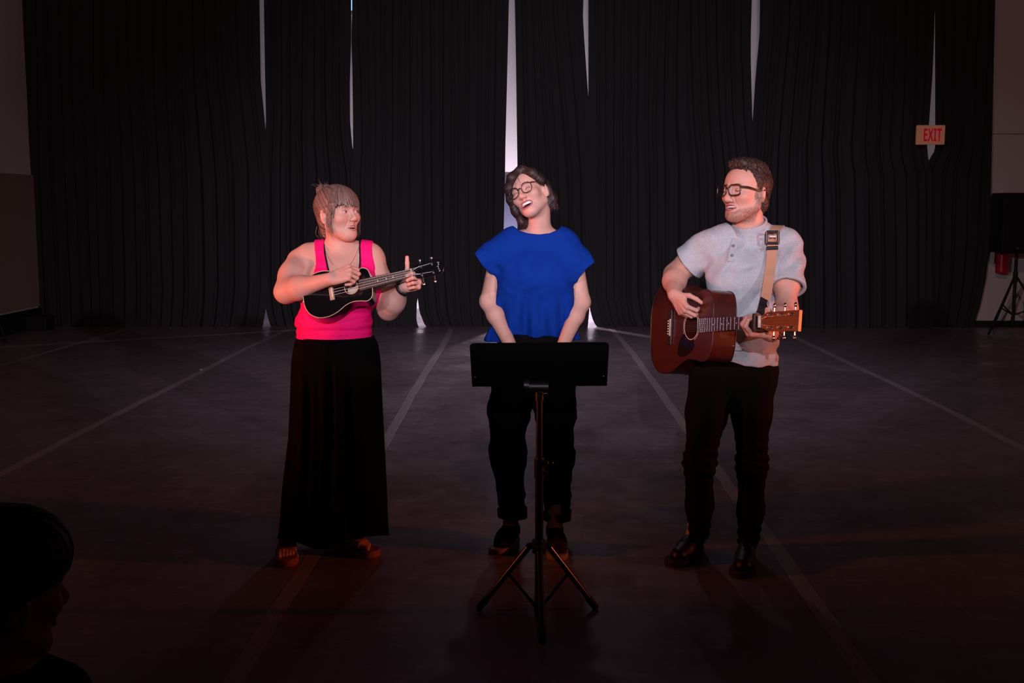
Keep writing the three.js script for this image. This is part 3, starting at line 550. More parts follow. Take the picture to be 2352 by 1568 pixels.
/** body mesh: coarse field below, fine pieces for head and hands; pieces: [lo, hi, cell] boxes meshed finely, coarse mesh skips what lies inside them */
function bodyGeometry(f, lo, hi, h, pieces, paint) {
  const out = [];
  const inside = (x, y, z, m) => pieces.some(p => x > p[0][0] + m && x < p[1][0] - m && y > p[0][1] + m && y < p[1][1] - m && z > p[0][2] + m && z < p[1][2] - m);
  const coarse = meshField(f, lo, hi, h, paint), ix = coarse.index.array, pos = coarse.attributes.position.array, keep = [];
  for (let i = 0; i < ix.length; i += 3) { let all = true; for (let j = 0; j < 3; j++) { const v = ix[i + j] * 3; if (!inside(pos[v], pos[v + 1], pos[v + 2], 0.004)) all = false; } if (!all) keep.push(ix[i], ix[i + 1], ix[i + 2]); }
  coarse.setIndex(keep); out.push(coarse);
  for (const [a, b, c] of pieces) out.push(meshField(f, a, b, c, paint));
  return mergeGeometries(out);
}
const around = (c, r) => [[c[0] - r, c[1] - r, c[2] - r], [c[0] + r, c[1] + r, c[2] + r]];
/** hair strands as tapering tubes */
function strands(list, rad = 0.0011) {
  const gs = list.map(pts => { const cv = new THREE.CatmullRomCurve3(pts.map(p => V(...p))), n = 10, P = [], I = []; const fr = cv.computeFrenetFrames(n, false); for (let i = 0; i <= n; i++) { const c = cv.getPoint(i / n), r = rad * (1 - 0.75 * i / n); for (let k = 0; k < 4; k++) { const a = k * Math.PI / 2, v = c.clone().addScaledVector(fr.normals[i], Math.cos(a) * r).addScaledVector(fr.binormals[i], Math.sin(a) * r); P.push(v.x, v.y, v.z); } } for (let i = 0; i < n; i++) for (let k = 0; k < 4; k++) { const a = i * 4 + k, b = i * 4 + (k + 1) % 4; I.push(a, b, a + 4, b, b + 4, a + 4); } const g = new THREE.BufferGeometry(); g.setAttribute('position', new THREE.Float32BufferAttribute(P, 3)); g.setIndex(I); g.computeVertexNormals(); return g; });
  return merge(gs);
}
/** a shoe sole or sandal outline in local (x across, z forward), extruded upward */
function soleShape(L, W, inner) {
  const s = new THREE.Shape(), k = inner * W; s.moveTo(0, -L * 0.5); s.bezierCurveTo(W * 0.36, -L * 0.5, W * 0.36, -L * 0.3, W * 0.31, -L * 0.05); s.bezierCurveTo(W * 0.34, L * 0.12, W * 0.52, L * 0.2, W * 0.47 + k * 0.03, L * 0.33); s.bezierCurveTo(W * 0.42 + k * 0.06, L * 0.47, W * 0.18, L * 0.5, 0, L * 0.5);
  s.bezierCurveTo(-W * 0.22, L * 0.5, -W * 0.43, L * 0.44, -W * 0.46, L * 0.3); s.bezierCurveTo(-W * 0.5, L * 0.15, -W * 0.33, 0.05 * L, -W * 0.32, -L * 0.1); s.bezierCurveTo(-W * 0.37, -L * 0.3, -W * 0.36, -L * 0.5, 0, -L * 0.5); return s;
}

const floorAt = (px, py) => { const d = V((px - 1176) / FOCAL, (784 - py) / FOCAL, -1).applyQuaternion(camera.quaternion), t = -EYE / d.y; return [d.x * t, 0, d.z * t]; };
const shift = (p, x, y, z) => [p[0] + x, p[1] + y, p[2] + z];
const sub = (a, b) => [a[0] - b[0], a[1] - b[1], a[2] - b[2]];
const lerp3 = (a, b, t) => [mix(a[0], b[0], t), mix(a[1], b[1], t), mix(a[2], b[2], t)];
/** azimuth of a point about an axis through c along dir: follows combed hair */
function azimuth(c, dir) { const D = V(...dir).normalize(), A = new THREE.Vector3().crossVectors(D, Math.abs(D.y) < 0.8 ? V(0, 1, 0) : V(0, 0, 1)).normalize(), B = new THREE.Vector3().crossVectors(D, A); return (x, y, z) => { x -= c[0]; y -= c[1]; z -= c[2]; return Math.atan2(x * A.x + y * A.y + z * A.z, x * B.x + y * B.y + z * B.z); }; }
const streak = (a, k, s) => 0.6 * noise(a * k, s, 0) + 0.4 * noise(a * k * 2.7, s + 5, 0);

// ------------------------------------------------------------------ woman in pink with the ukulele
const PINK_Z = -4.65;
const pinkHands = {};
{
  const P = (px, py, dz) => at(px, py, PINK_Z + dz);
  const base = [P(770, 1260, 0)[0], 0, PINK_Z];
  const who = thing('person', 'woman in a hot pink tank top playing a small black ukulele', 'person');
  const H = makeHead({ mouthW: 0.0185, mouthH: 0.0080, eyes: 'open', fat: 0.005, look: 0.003, nose: 0.95, cheek: 1.1, tooth: 0.42, brow: [0.22, 0.12, 0.09], lip: [0.52, 0.19, 0.18] });
  const F = headFrame(P(777, 489, 0.0), 50, -4, 1, 0.985), head = F.place(H.f);
  const sR = P(690, 602, -0.05), eR = P(657, 670, 0.10), wR = P(760, 640, 0.255), sL = P(855, 602, -0.05), eL = P(892, 711, 0.02), wL = P(931, 657, 0.15);
  const torso = uni(0.05, cap(P(708, 598, -0.05), P(850, 596, -0.05), 0.060), cap(P(783, 566, -0.045), P(715, 586, -0.05), 0.032, 0.048), cap(P(783, 566, -0.045), P(846, 586, -0.05), 0.032, 0.046),
    ell(P(778, 645, -0.02), [0.150, 0.13, 0.112]), ell(P(736, 668, 0.05), [0.088, 0.085, 0.085]), ell(P(822, 670, 0.05), [0.090, 0.085, 0.085]), ell(P(767, 742, 0.005), [0.158, 0.105, 0.13]), ell(P(770, 815, 0), [0.18, 0.13, 0.14]));
  const neck = cap(F.to([0, -0.075, -0.028]), P(783, 575, -0.035), 0.0455, 0.055);
  // arms with a soft swell of muscle
  const armR = uni(0.05, cap(sR, lerp3(sR, eR, 0.5), 0.060, 0.055), cap(lerp3(sR, eR, 0.5), eR, 0.055, 0.040), cap(eR, lerp3(eR, wR, 0.32), 0.040, 0.041), cap(lerp3(eR, wR, 0.32), wR, 0.041, 0.0255));
  const armL = uni(0.05, cap(sL, lerp3(sL, eL, 0.5), 0.057, 0.050), cap(lerp3(sL, eL, 0.5), eL, 0.050, 0.036), cap(eL, lerp3(eL, wL, 0.35), 0.036, 0.038), cap(lerp3(eL, wL, 0.35), wL, 0.038, 0.0245));
  const handR = makeHand(wR, [1, 0.34, 0.10], [0.12, -0.62, -0.72], 1, 0.95, [[58, 82, 40, 2], [62, 86, 42, 0], [66, 88, 42, -2], [70, 86, 40, -4]], [[0.72, 0.62, 0.30], [0.8, 0.6, -0.15], [0.7, 0.7, -0.25]]);
  const handL = makeHand(wL, [0.74, 0.34, 0.58], [-0.62, 0.02, 0.78], -1, 0.93, [[78, 88, 46, 4], [84, 92, 48, 1], [86, 94, 48, -3], [84, 94, 46, -7]], [[0.10, -0.30, 0.95], [0.10, -0.22, 1], [0.22, -0.10, 1]]);
  Object.assign(pinkHands, { handR, handL, wL, wR });
  const aR = floorAt(664, 1262), tR = floorAt(657, 1300), hL = floorAt(764, 1262), tL = floorAt(862, 1277);
  const foot = (heel, toe) => {
    const v = sub(toe, heel), L = Math.hypot(...v), d = [v[0] / L, 0, v[2] / L], s = [-d[2], 0, d[0]], q = (a, y, b) => [heel[0] + d[0] * a + s[0] * b, y, heel[2] + d[2] * a + s[2] * b];
    const toes = [0.030, 0.014, 0.0, -0.013, -0.025].map((b, i) => cap(q(L - 0.058 - Math.abs(i - 1) * 0.004, 0.048, b), q(L - 0.022 - i * 0.006, 0.040, b), 0.0125 - i * 0.0008, (i === 0 ? 0.0115 : 0.0085)));
    return { f: uni(0.02, cap(q(0.02, 0.065, 0), q(0.06, 0.065, 0), 0.030), cap(q(0.055, 0.092, 0), q(0.125, 0.062, 0), 0.034, 0.026), cap(q(0.125, 0.057, 0.014), q(L - 0.065, 0.047, 0.018), 0.023, 0.017), cap(q(0.125, 0.055, -0.014), q(L - 0.072, 0.046, -0.014), 0.022, 0.015)), toes: uni(0.002, ...toes), q, d, s, L, ankle: q(0.045, 0.09, 0) };
  };
  const fR = foot(aR, tR), fL = foot(hL, tL);
  const legs = uni(0.02, cap(P(735, 840, 0), shift(fR.ankle, 0.06, 0.42, -0.06), 0.07, 0.045), cap(shift(fR.ankle, 0.06, 0.42, -0.06), shift(fR.ankle, 0.0, 0.02, 0), 0.045, 0.033), cap(P(808, 840, 0), shift(fL.ankle, 0, 0.42, 0), 0.07, 0.045), cap(shift(fL.ankle, 0, 0.42, 0), shift(fL.ankle, 0, 0.02, 0), 0.045, 0.033));
  const trunk = uni(0.025, torso, neck), feet = (q) => Object.assign((x, y, z) => smin(q.f(x, y, z), q.toes(x, y, z), 0.006), bound([q.f, q.toes]));
  const body = compose(trunk, [head, 0.012], [armR, 0.014], [armL, 0.014], [handR, 0.012], [handL, 0.012], [legs, 0.03], [feet(fR), 0.03], [feet(fL), 0.03]);
  const tips = [...handR.tips, ...handL.tips];
  const paint = (x, y, z, nx, ny, nz) => {
    const l = F.loc(x, y, z);
    if (l[1] > -0.13 && Math.hypot(...l) < 0.19) return H.paint(...l);
    const m = 1 + 0.04 * noise(x * 60, y * 60, z * 60), c = [0.56 * m, 0.315 * m, 0.245 * m];
    for (const t of tips) if (Math.hypot(x - t.p[0], y - t.p[1], z - t.p[2]) < t.r * 1.25 && nx * t.back.x + ny * t.back.y + nz * t.back.z > 0.55) return [0.5, 0.02, 0.03];
    return c;
  };
  const bx = [P(600, 400, 0)[0] - 0.05, 0, PINK_Z - 0.35], bX = [P(990, 400, 0)[0] + 0.05, P(780, 415, 0)[1] + 0.03, PINK_Z + 0.5];
  const bg = bodyGeometry(body, [bx[0], 0, bx[2]], [bX[0], bX[1], bX[2]], 0.0075, [[...around(F.O, 0.145), 0.0024], [...grow(handR, 0.012), 0.0022], [...grow(handL, 0.012), 0.0022], [[fR.ankle[0] - 0.1, 0.01, fR.ankle[2] - 0.1], [fR.ankle[0] + 0.1, 0.12, fR.ankle[2] + 0.26], 0.003], [[fL.ankle[0] - 0.1, 0.01, fL.ankle[2] - 0.1], [fL.ankle[0] + 0.26, 0.12, fL.ankle[2] + 0.2], 0.003]], paint);
  mesh('body', bg, skinMat, who);
  // ---- tank top
  const PP = (list, dz) => poly2(list.map(([a, b]) => P(a, b, dz).slice(0, 2)));
  const cut = PP([[709, 540], [734, 540], [742, 580], [757, 620], [775, 642], [798, 647], [820, 640], [829, 618], [827, 590], [820, 540], [846, 540], [853, 590], [864, 635], [876, 662], [915, 690], [915, 774], [768, 777], [640, 778], [640, 690], [700, 668], [724, 642], [727, 605], [718, 570]], 0.05);
  const braCut = PP([[722, 540], [734, 540], [746, 582], [761, 621], [779, 646], [798, 650], [816, 642], [825, 619], [823, 590], [816, 540], [836, 540], [846, 600], [850, 690], [720, 690], [738, 600]], 0.05);
  const fold = (x, y, z) => { const h = P(770, 752, 0)[1]; let v = 0.006 * Math.exp(-(((y - h) / 0.009) ** 2)); v += 0.0025 * noise(x * 16, y * 40, z * 16) + 0.002 * noise(x * 9 + y * 20, y * 70, z * 20); return v; };
  const tank = (x, y, z) => smax(torso(x, y, z) - 0.0085 + fold(x, y, z), cut(x, y), 0.003);
  const tb = [[P(640, 540, 0)[0], P(770, 790, 0)[1], PINK_Z - 0.25], [P(915, 540, 0)[0], P(770, 545, 0)[1], PINK_Z + 0.22]];
  mesh('tank_top', meshField(tank, tb[0], tb[1], 0.005), cloth([0.92, 0.006, 0.17], { roughness: 0.7 }), who, 'hot pink tank top');
  mesh('bra', meshField((x, y, z) => smax(torso(x, y, z) - 0.0045, braCut(x, y), 0.002), tb[0], tb[1], 0.005), cloth([0.01, 0.01, 0.013]), who, 'black strap edge under the tank top');
  // ---- long wide black trousers
  const prof = [[771, 684, 857], [790, 676, 868], [830, 670, 874], [900, 668, 877], [1000, 664, 882], [1100, 652, 887], [1180, 644, 891], [1248, 637, 894]];
  const hemY = (px) => mix(1236, 1228, clamp((px - 640) / 250, 0, 1)) + 26 * Math.exp(-(((px - 755) / 55) ** 2));
  mesh('trousers', loft((t, a, k) => {
    let py = mix(771, 1248, t), i = 0; while (i < prof.length - 2 && py > prof[i + 1][0]) i++;
    const u = (py - prof[i][0]) / (prof[i + 1][0] - prof[i][0]), xl = mix(prof[i][1], prof[i + 1][1], u), xr = mix(prof[i][2], prof[i + 1][2], u);
    const ca = Math.cos(a), sa = Math.sin(a), px = mix(xl, xr, 0.5 + 0.5 * ca), yy = t > 0.75 ? mix(py, mix(py, hemY(px), (t - 0.75) / 0.25), 1) : py;
    const hw = (P(xr, py, 0)[0] - P(xl, py, 0)[0]) / 2, w = P(px, yy, 0), f = sstep(0.02, 0.35, t);
    const pleat = f * (0.012 * Math.sin(a * 9 + 1.5 * noise(a * 2, t * 2, 1)) + 0.006 * Math.sin(a * 23 + t * 3)) + 0.0025 * Math.sin(a * 70) * sstep(0.12, 0.02, t);
    const split = 0.035 * f * Math.exp(-((ca / 0.10) ** 2));                                        // valley between the two legs
    const dep = mix(0.145, 0.20, t) + pleat - split - k;
    return [w[0] - ca * k, Math.max(w[1] + Math.max(0, sa) * dep * 0.30 * sstep(0.72, 1, t), 0.03), PINK_Z + sa * dep];
  }, 60, 180), cloth([0.0022, 0.002, 0.002], { roughness: 0.95, specularIntensity: 0.1 }), who, 'long wide black trousers');
  // ---- sandals
  for (const f of [fR, fL]) {
    const g = new THREE.ExtrudeGeometry(soleShape(f.L + 0.03, 0.10, 1), { depth: 0.022, bevelEnabled: true, bevelSize: 0.004, bevelThickness: 0.005, bevelSegments: 2, curveSegments: 16 });
    g.rotateX(-Math.PI / 2).translate(0, 0.005, 0); g.rotateY(Math.PI); g.rotateY(Math.atan2(f.d[0], f.d[2]) ); const c = f.q(f.L * 0.5, 0, 0); g.translate(c[0], 0, c[2]);
    const s = mesh('sandal', g, std({ color: lin(0.30, 0.11, 0.07), roughness: 0.6 }), who, 'red-brown slide sandal');
    const band = (a0, a1) => { const ff = (x, y, z) => { const a = (x - f.q(0, 0, 0)[0]) * f.d[0] + (z - f.q(0, 0, 0)[2]) * f.d[2]; return Math.max(smin(f.f(x, y, z), f.toes(x, y, z), 0.01) - 0.006, a0 - a, a - a1, 0.022 - y); }; return meshField(ff, [f.ankle[0] - 0.12, 0.005, f.ankle[2] - 0.12], [f.ankle[0] + 0.26, 0.14, f.ankle[2] + 0.26], 0.0035); };
    mesh('strap', band(f.L - 0.105, f.L - 0.055), std({ color: lin(0.32, 0.12, 0.08), roughness: 0.55 }), s); mesh('strap', band(0.065, 0.10), std({ color: lin(0.32, 0.12, 0.08), roughness: 0.55 }), s);
  }
  // ---- wristband, necklace
  { const d = V(...sub(wL, eL)).normalize(), q = new THREE.Quaternion().setFromUnitVectors(V(0, 0, 1), d), c = lerp3(eL, wL, 0.93); const g = new THREE.TorusGeometry(0.0315, 0.0055, 10, 40).scale(1, 1, 1.7).applyQuaternion(q).translate(...c); mesh('wristband', g, std({ color: lin(0.008, 0.008, 0.009), roughness: 0.4 }), who, 'black wristband'); }
  { const pts = []; for (let i = 0; i <= 16; i++) { const u = i / 16, px = mix(745, 824, u), py = 568 + 52 * Math.sin(Math.PI * u) ** 0.8; let dz = 0.2, p = P(px, py, dz); for (let k = 0; k < 80; k++) { const d = Math.min(trunk(...p), head(...p)); if (d < 0.0015) break; dz -= Math.min(d * 0.9, 0.02); p = P(px, py, dz); } pts.push(p); } mesh('necklace', tube(pts, 0.0009, 60, 5), std({ color: lin(0.7, 0.5, 0.25), roughness: 0.3, metalness: 1 }), who, 'thin gold necklace'); }
  // ---- hair: swept up into a loose bun, with a fringe
  const bun = [0.0, 0.098, -0.074], az = azimuth(bun, [0, -0.8, 0.6]), ay = azimuth([0, 0.1, 0.03], [0, -1, 0.1]);
  const cols = (v) => { const t = clamp(0.5 + 0.75 * v, 0, 1); return [mix(0.050, 0.255, t), mix(0.029, 0.165, t), mix(0.023, 0.135, t)]; };
  const mainF = uni(0.02, ell([0, 0.030, -0.020], [0.0815, 0.094, 0.104]), ell([0, -0.03, -0.052], [0.062, 0.055, 0.050]), ell([-0.02, -0.075, -0.058], [0.028, 0.035, 0.026]));
  const bunF = uni(0.012, ell(bun, [0.034, 0.024, 0.034]), ell([0.012, 0.112, -0.085], [0.02, 0.016, 0.022]), ell([-0.015, 0.108, -0.09], [0.018, 0.018, 0.02]));
  const skullIn = ell([0, 0.026, -0.016], [0.070, 0.081, 0.090]);
  const fringe = ell([0, 0.028, 0.000], [0.0800, 0.094, 0.1015]);
  const locks = uni(0.006, ...[-1, 1].flatMap(s => [cap([s * 0.071, 0.035, 0.040], [s * 0.0755, -0.020, 0.028], 0.012, 0.009), cap([s * 0.0755, -0.020, 0.028], [s * 0.068, -0.082, 0.030], 0.009, 0.0025), cap([s * 0.066, 0.035, 0.055], [s * 0.068, -0.022, 0.046], 0.008, 0.002), cap([s * 0.076, 0.02, 0.02], [s * 0.072, -0.06, 0.014], 0.010, 0.003)]));
  const hf = (x, y, z) => {
    const A = az(x, y, z), st = streak(A, 26, 2), zl = y > 0.012 ? 0.036 + (y - 0.012) * 0.75 : mix(-0.022, 0.036, sstep(-0.035, 0.012, y));
    let d = smax(mainF(x, y, z) + 0.0022 * st + 0.0012 * noise(A * 90, x * 20, 3), z - zl, 0.012);
    d = smin(d, bunF(x, y, z) + 0.005 * noise(x * 90, y * 130, z * 90), 0.012);
    const B = ay(x, y, z), sb = streak(B, 20, 7), low = 0.014 + 0.010 * noise(B * 6, 3, 0) + 0.022 * Math.abs(noise(B * 38, 9, 0)) + 0.008 * sb + (Math.abs(x + 0.012) < 0.007 ? 0.016 : 0) + Math.max(0, Math.abs(x) - 0.05) * -0.6;
    const fr = Math.max(Math.abs(fringe(x, y, z) + 0.0035 + 0.0018 * sb) - 0.0042, low - y, 0.0 - z); d = smin(d, fr, 0.006);
    d = smin(d, locks(x, y, z) + 0.002 * sb, 0.006);
    return Math.max(d, -skullIn(x, y, z));
  };
  const hp = (x, y, z) => { const l = F.loc(x, y, z); const v = l[2] > 0.03 ? streak(ay(...l), 30, 7) : streak(az(...l), 40, 2); return cols(v * 0.9 + 0.15 * noise(l[0] * 300, l[1] * 40, l[2] * 300) - (l[2] < -0.03 && l[1] < 0.03 ? 0.25 : 0)); };
  const hair = mesh('hair', meshField(F.place(hf, 0.17), ...around(F.O, 0.155), 0.0025, hp), hairMat(), who, 'ash blonde hair in a loose bun with a fringe');
  const fly = [];
  for (let i = 0; i < 46; i++) { const a = rr(0, 6.28), r = rr(0.0, 0.03), b = [bun[0] + r * Math.cos(a), bun[1] + 0.012, bun[2] + r * Math.sin(a)], u = [rr(-0.5, 0.5), rr(0.4, 1.0), rr(-0.9, 0.3)], L = rr(0.015, 0.045); fly.push([b, [b[0] + u[0] * L * 0.5, b[1] + u[1] * L * 0.6, b[2] + u[2] * L * 0.5], [b[0] + u[0] * L * 1.2, b[1] + u[1] * L * rr(0.6, 1.1), b[2] + u[2] * L * 1.2]].map(F.to)); }
  for (let i = 0; i < 90; i++) { const x = rr(-0.075, 0.07), z0 = Math.sqrt(Math.max(0.0002, 1 - (x / 0.083) ** 2)) * 0.1; fly.push([[x, 0.075, z0 * 0.82], [x * 1.02, 0.045, z0 * 0.99], [x * 1.03 + rr(-0.006, 0.006), rr(0.004, 0.026), z0 * 1.0]].map(F.to)); }
  for (let i = 0; i < 50; i++) { const s = i % 5 ? -1 : 1, z = rr(0.015, 0.05); fly.push([[s * 0.075, 0.03, z], [s * 0.083, -0.03, z + rr(-0.01, 0.005)], [s * rr(0.070, 0.080), rr(-0.075, -0.115), z + rr(-0.012, 0.012)]].map(F.to)); }
  for (let i = 0; i < 16; i++) { const x = rr(-0.05, 0.03); fly.push([[x, -0.05, -0.095], [x - 0.006, -0.085, -0.098 + rr(-0.012, 0.01)], [x + rr(-0.012, 0.02), rr(-0.12, -0.10), -0.08 + rr(-0.02, 0.02)]].map(F.to)); }
  mesh('loose_strands', strands(fly, 0.0007), std({ color: lin(0.17, 0.105, 0.085), roughness: 0.5 }), hair);
}

// ------------------------------------------------------------------ string instruments
function frame(origin, a, n) { // local x = along the neck, z = out of the soundboard
  const A = V(...a).normalize(), N0 = V(...n), N = N0.addScaledVector(A, -N0.dot(A)).normalize(), B = new THREE.Vector3().crossVectors(N, A);
  return new THREE.Matrix4().makeBasis(A, B, N).setPosition(...origin);
}
function outline(half, n = 90) { // closed outline from half profile [x, halfwidth]
  const cv = new THREE.CatmullRomCurve3(half.map(p => V(p[0], p[1], 0)), false, 'centripetal'), up = cv.getPoints(n).map(p => new THREE.Vector2(p.x, Math.max(0, p.y)));
  return [...up, ...up.slice(1, -1).reverse().map(p => new THREE.Vector2(p.x, -p.y))];
}
function shapeOf(pts, hole) { const s = new THREE.Shape(pts); if (hole) { const h = new THREE.Path(); h.absellipse(hole[0], 0, hole[1], hole[1], 0, Math.PI * 2, true); s.holes.push(h); } return s; }
const ext = (s, d, o = {}) => new THREE.ExtrudeGeometry(s, Object.assign({ depth: d, bevelEnabled: false, curveSegments: 32 }, o));
const grain = tex(256, (u, v) => { const m = 0.86 + 0.05 * tnoise(u, v, 4, 41, 64) + 0.06 * tnoise(u, v, 8, 42, 150); return [m, m * 0.97, m * 0.95]; }, true); grain.repeat.set(3, 3);
const fretPos = (scale, k) => scale - scale / Math.pow(2, k / 12);

{
  const o = at(807, 660, PINK_Z + 0.205), t = thing('ukulele', 'small black ukulele with cream edging held by the woman in pink', 'ukulele');
  t.applyMatrix4(frame(o, [0.97, 0.232, 0.03], [-0.03, 0.42, 0.9]));
  const half = [[-0.205, 0], [-0.203, 0.035], [-0.188, 0.070], [-0.155, 0.095], [-0.115, 0.1015], [-0.075, 0.092], [-0.030, 0.069], [0.0, 0.063], [0.030, 0.067], [0.058, 0.0735], [0.077, 0.062], [0.085, 0.034], [0.086, 0]];
  const pts = outline(half), gloss = phys({ color: lin(0.004, 0.004, 0.0045), roughness: 0.18, clearcoat: 1, clearcoatRoughness: 0.06 }), D = 0.062;
  const wood = std({ color: lin(0.10, 0.055, 0.035), roughness: 0.5, map: grain }), cream = std({ color: lin(0.55, 0.42, 0.25), roughness: 0.45 }), chrome = std({ color: lin(0.8, 0.8, 0.82), roughness: 0.15, metalness: 1 });
  const b = mesh('body', [ext(shapeOf(pts, [0, 0.0265]), D - 0.003).translate(0, 0, -D), ext(shapeOf(pts), 0.003).translate(0, 0, -D - 0.003)], gloss, t);
  mesh('soundboard', ext(shapeOf(pts, [0, 0.0265]), 0.003).translate(0, 0, -0.003), gloss, b);
  mesh('binding', tube(pts.map(p => V(p.x, p.y, 0.0)), 0.0017, 260, 6, true), cream, b, 'cream edge binding');
  mesh('sound_label', ext(shapeOf(outline([[-0.024, 0], [-0.02, 0.014], [0, 0.024], [0.02, 0.014], [0.024, 0]], 16)), 0.0005).translate(0, 0, -0.03), std({ color: lin(0.6, 0.46, 0.33), roughness: 0.7 }), b, 'pale wood seen through the sound hole');
  mesh('sound_hole_ring', new THREE.TorusGeometry(0.0285, 0.0014, 6, 48).scale(1, 1, 0.4), cream, b);
  mesh('end_pin', new THREE.CylinderGeometry(0.006, 0.006, 0.012, 14).rotateZ(Math.PI / 2).translate(-0.21, 0, -D / 2), chrome, b);
  mesh('end_pin', new THREE.CylinderGeometry(0.0055, 0.0055, 0.006, 14).rotateX(Math.PI / 2).translate(-0.165, -0.088, -D * 0.45), chrome, b);
  const br = mesh('bridge', rbox(-0.094, -0.074, -0.036, 0.036, 0, 0.006, 0.002), std({ color: lin(0.42, 0.28, 0.17), roughness: 0.5 }), t, 'pale wooden bridge');
  mesh('saddle', box(-0.083, -0.079, -0.026, 0.026, 0.005, 0.0095), std({ color: lin(0.75, 0.7, 0.6), roughness: 0.4 }), br);
  const n0 = 0.255, nk = mesh('neck', [ext(new THREE.Shape([[0.07, -0.024], [n0, -0.0175], [n0, 0.0175], [0.07, 0.024]].map(p => new THREE.Vector2(...p))), 0.014, { bevelEnabled: true, bevelSize: 0.0, bevelThickness: 0.008, bevelSegments: 2 }).translate(0, 0, -0.02)], gloss, t);
  const fb = mesh('fretboard', ext(new THREE.Shape([[0.035, -0.0245], [n0, -0.0175], [n0, 0.0175], [0.035, 0.0245]].map(p => new THREE.Vector2(...p))), 0.004).translate(0, 0, 0.0005), wood, t, 'brown wooden fretboard');
  for (let k = 1; k <= 15; k++) { const x = n0 - fretPos(n0 + 0.081, k); if (x < 0.04) break; const w = mix(0.0245, 0.0175, (x - 0.035) / (n0 - 0.035)); mesh('fret', box(x - 0.0008, x + 0.0008, -w, w, 0.0045, 0.0056), chrome, fb); }
  for (const k of [5, 7, 10]) { const x = n0 - (fretPos(n0 + 0.081, k) + fretPos(n0 + 0.081, k - 1)) / 2; mesh('position_dot', new THREE.CylinderGeometry(0.0028, 0.0028, 0.001, 14).rotateX(Math.PI / 2).translate(x, 0, 0.0047), cream, fb); }
  mesh('nut', box(n0, n0 + 0.004, -0.0175, 0.0175, 0, 0.008), cream, t);
  const hs = new THREE.Shape([[n0 + 0.004, -0.018], [n0 + 0.03, -0.03], [n0 + 0.118, -0.034], [n0 + 0.128, -0.022], [n0 + 0.134, -0.006], [n0 + 0.13, 0.012], [n0 + 0.118, 0.034], [n0 + 0.03, 0.03], [n0 + 0.004, 0.018]].map(p => new THREE.Vector2(...p)));
  const hd = mesh('headstock', ext(hs, 0.011, { bevelEnabled: true, bevelSize: 0.0015, bevelThickness: 0.0015, bevelSegments: 1 }).translate(0, 0, -0.010), gloss, t);
  { const mk = []; for (let i = 0; i < 5; i++) mk.push(tube([V(n0 + 0.112 + 0.004 * Math.sin(i * 2.1), 0.02 - i * 0.009, 0.003), V(n0 + 0.118 + 0.003 * Math.cos(i * 1.3), 0.017 - i * 0.009, 0.003), V(n0 + 0.113, 0.014 - i * 0.009, 0.003)], 0.0007, 10, 4)); mesh('script_logo', mk, std({ color: lin(0.7, 0.68, 0.7), roughness: 0.5 }), hd, 'small pale script mark'); }
  const pegs = [[0.042, 1, 0.012], [0.090, 1, 0.004], [0.042, -1, -0.012], [0.090, -1, -0.004]];
  for (const [x, s] of pegs) { const p = mesh('tuning_peg', [rod([n0 + x, s * 0.019, 0], [n0 + x, s * 0.019, 0.014], 0.0038), rod([n0 + x, s * 0.019, -0.012], [n0 + x, s * 0.05, -0.012], 0.0026)], chrome, t); mesh('peg_button', new THREE.SphereGeometry(0.0085, 12, 8).scale(0.75, 1, 0.45).translate(n0 + x, s * 0.053, -0.012), chrome, p); }
  pegs.forEach(([x, s], i) => { const y = [0.0045, 0.0135, -0.0045, -0.0135][i]; mesh('string', [rod([-0.081, y * 1.35, 0.0095], [n0 + 0.002, y, 0.0085], 0.0006, 0.0006, 6), rod([n0 + 0.002, y, 0.0085], [n0 + x, s * 0.019, 0.010], 0.0006, 0.0006, 6)], std({ color: lin(0.75, 0.72, 0.72), roughness: 0.4 }), t); });
}

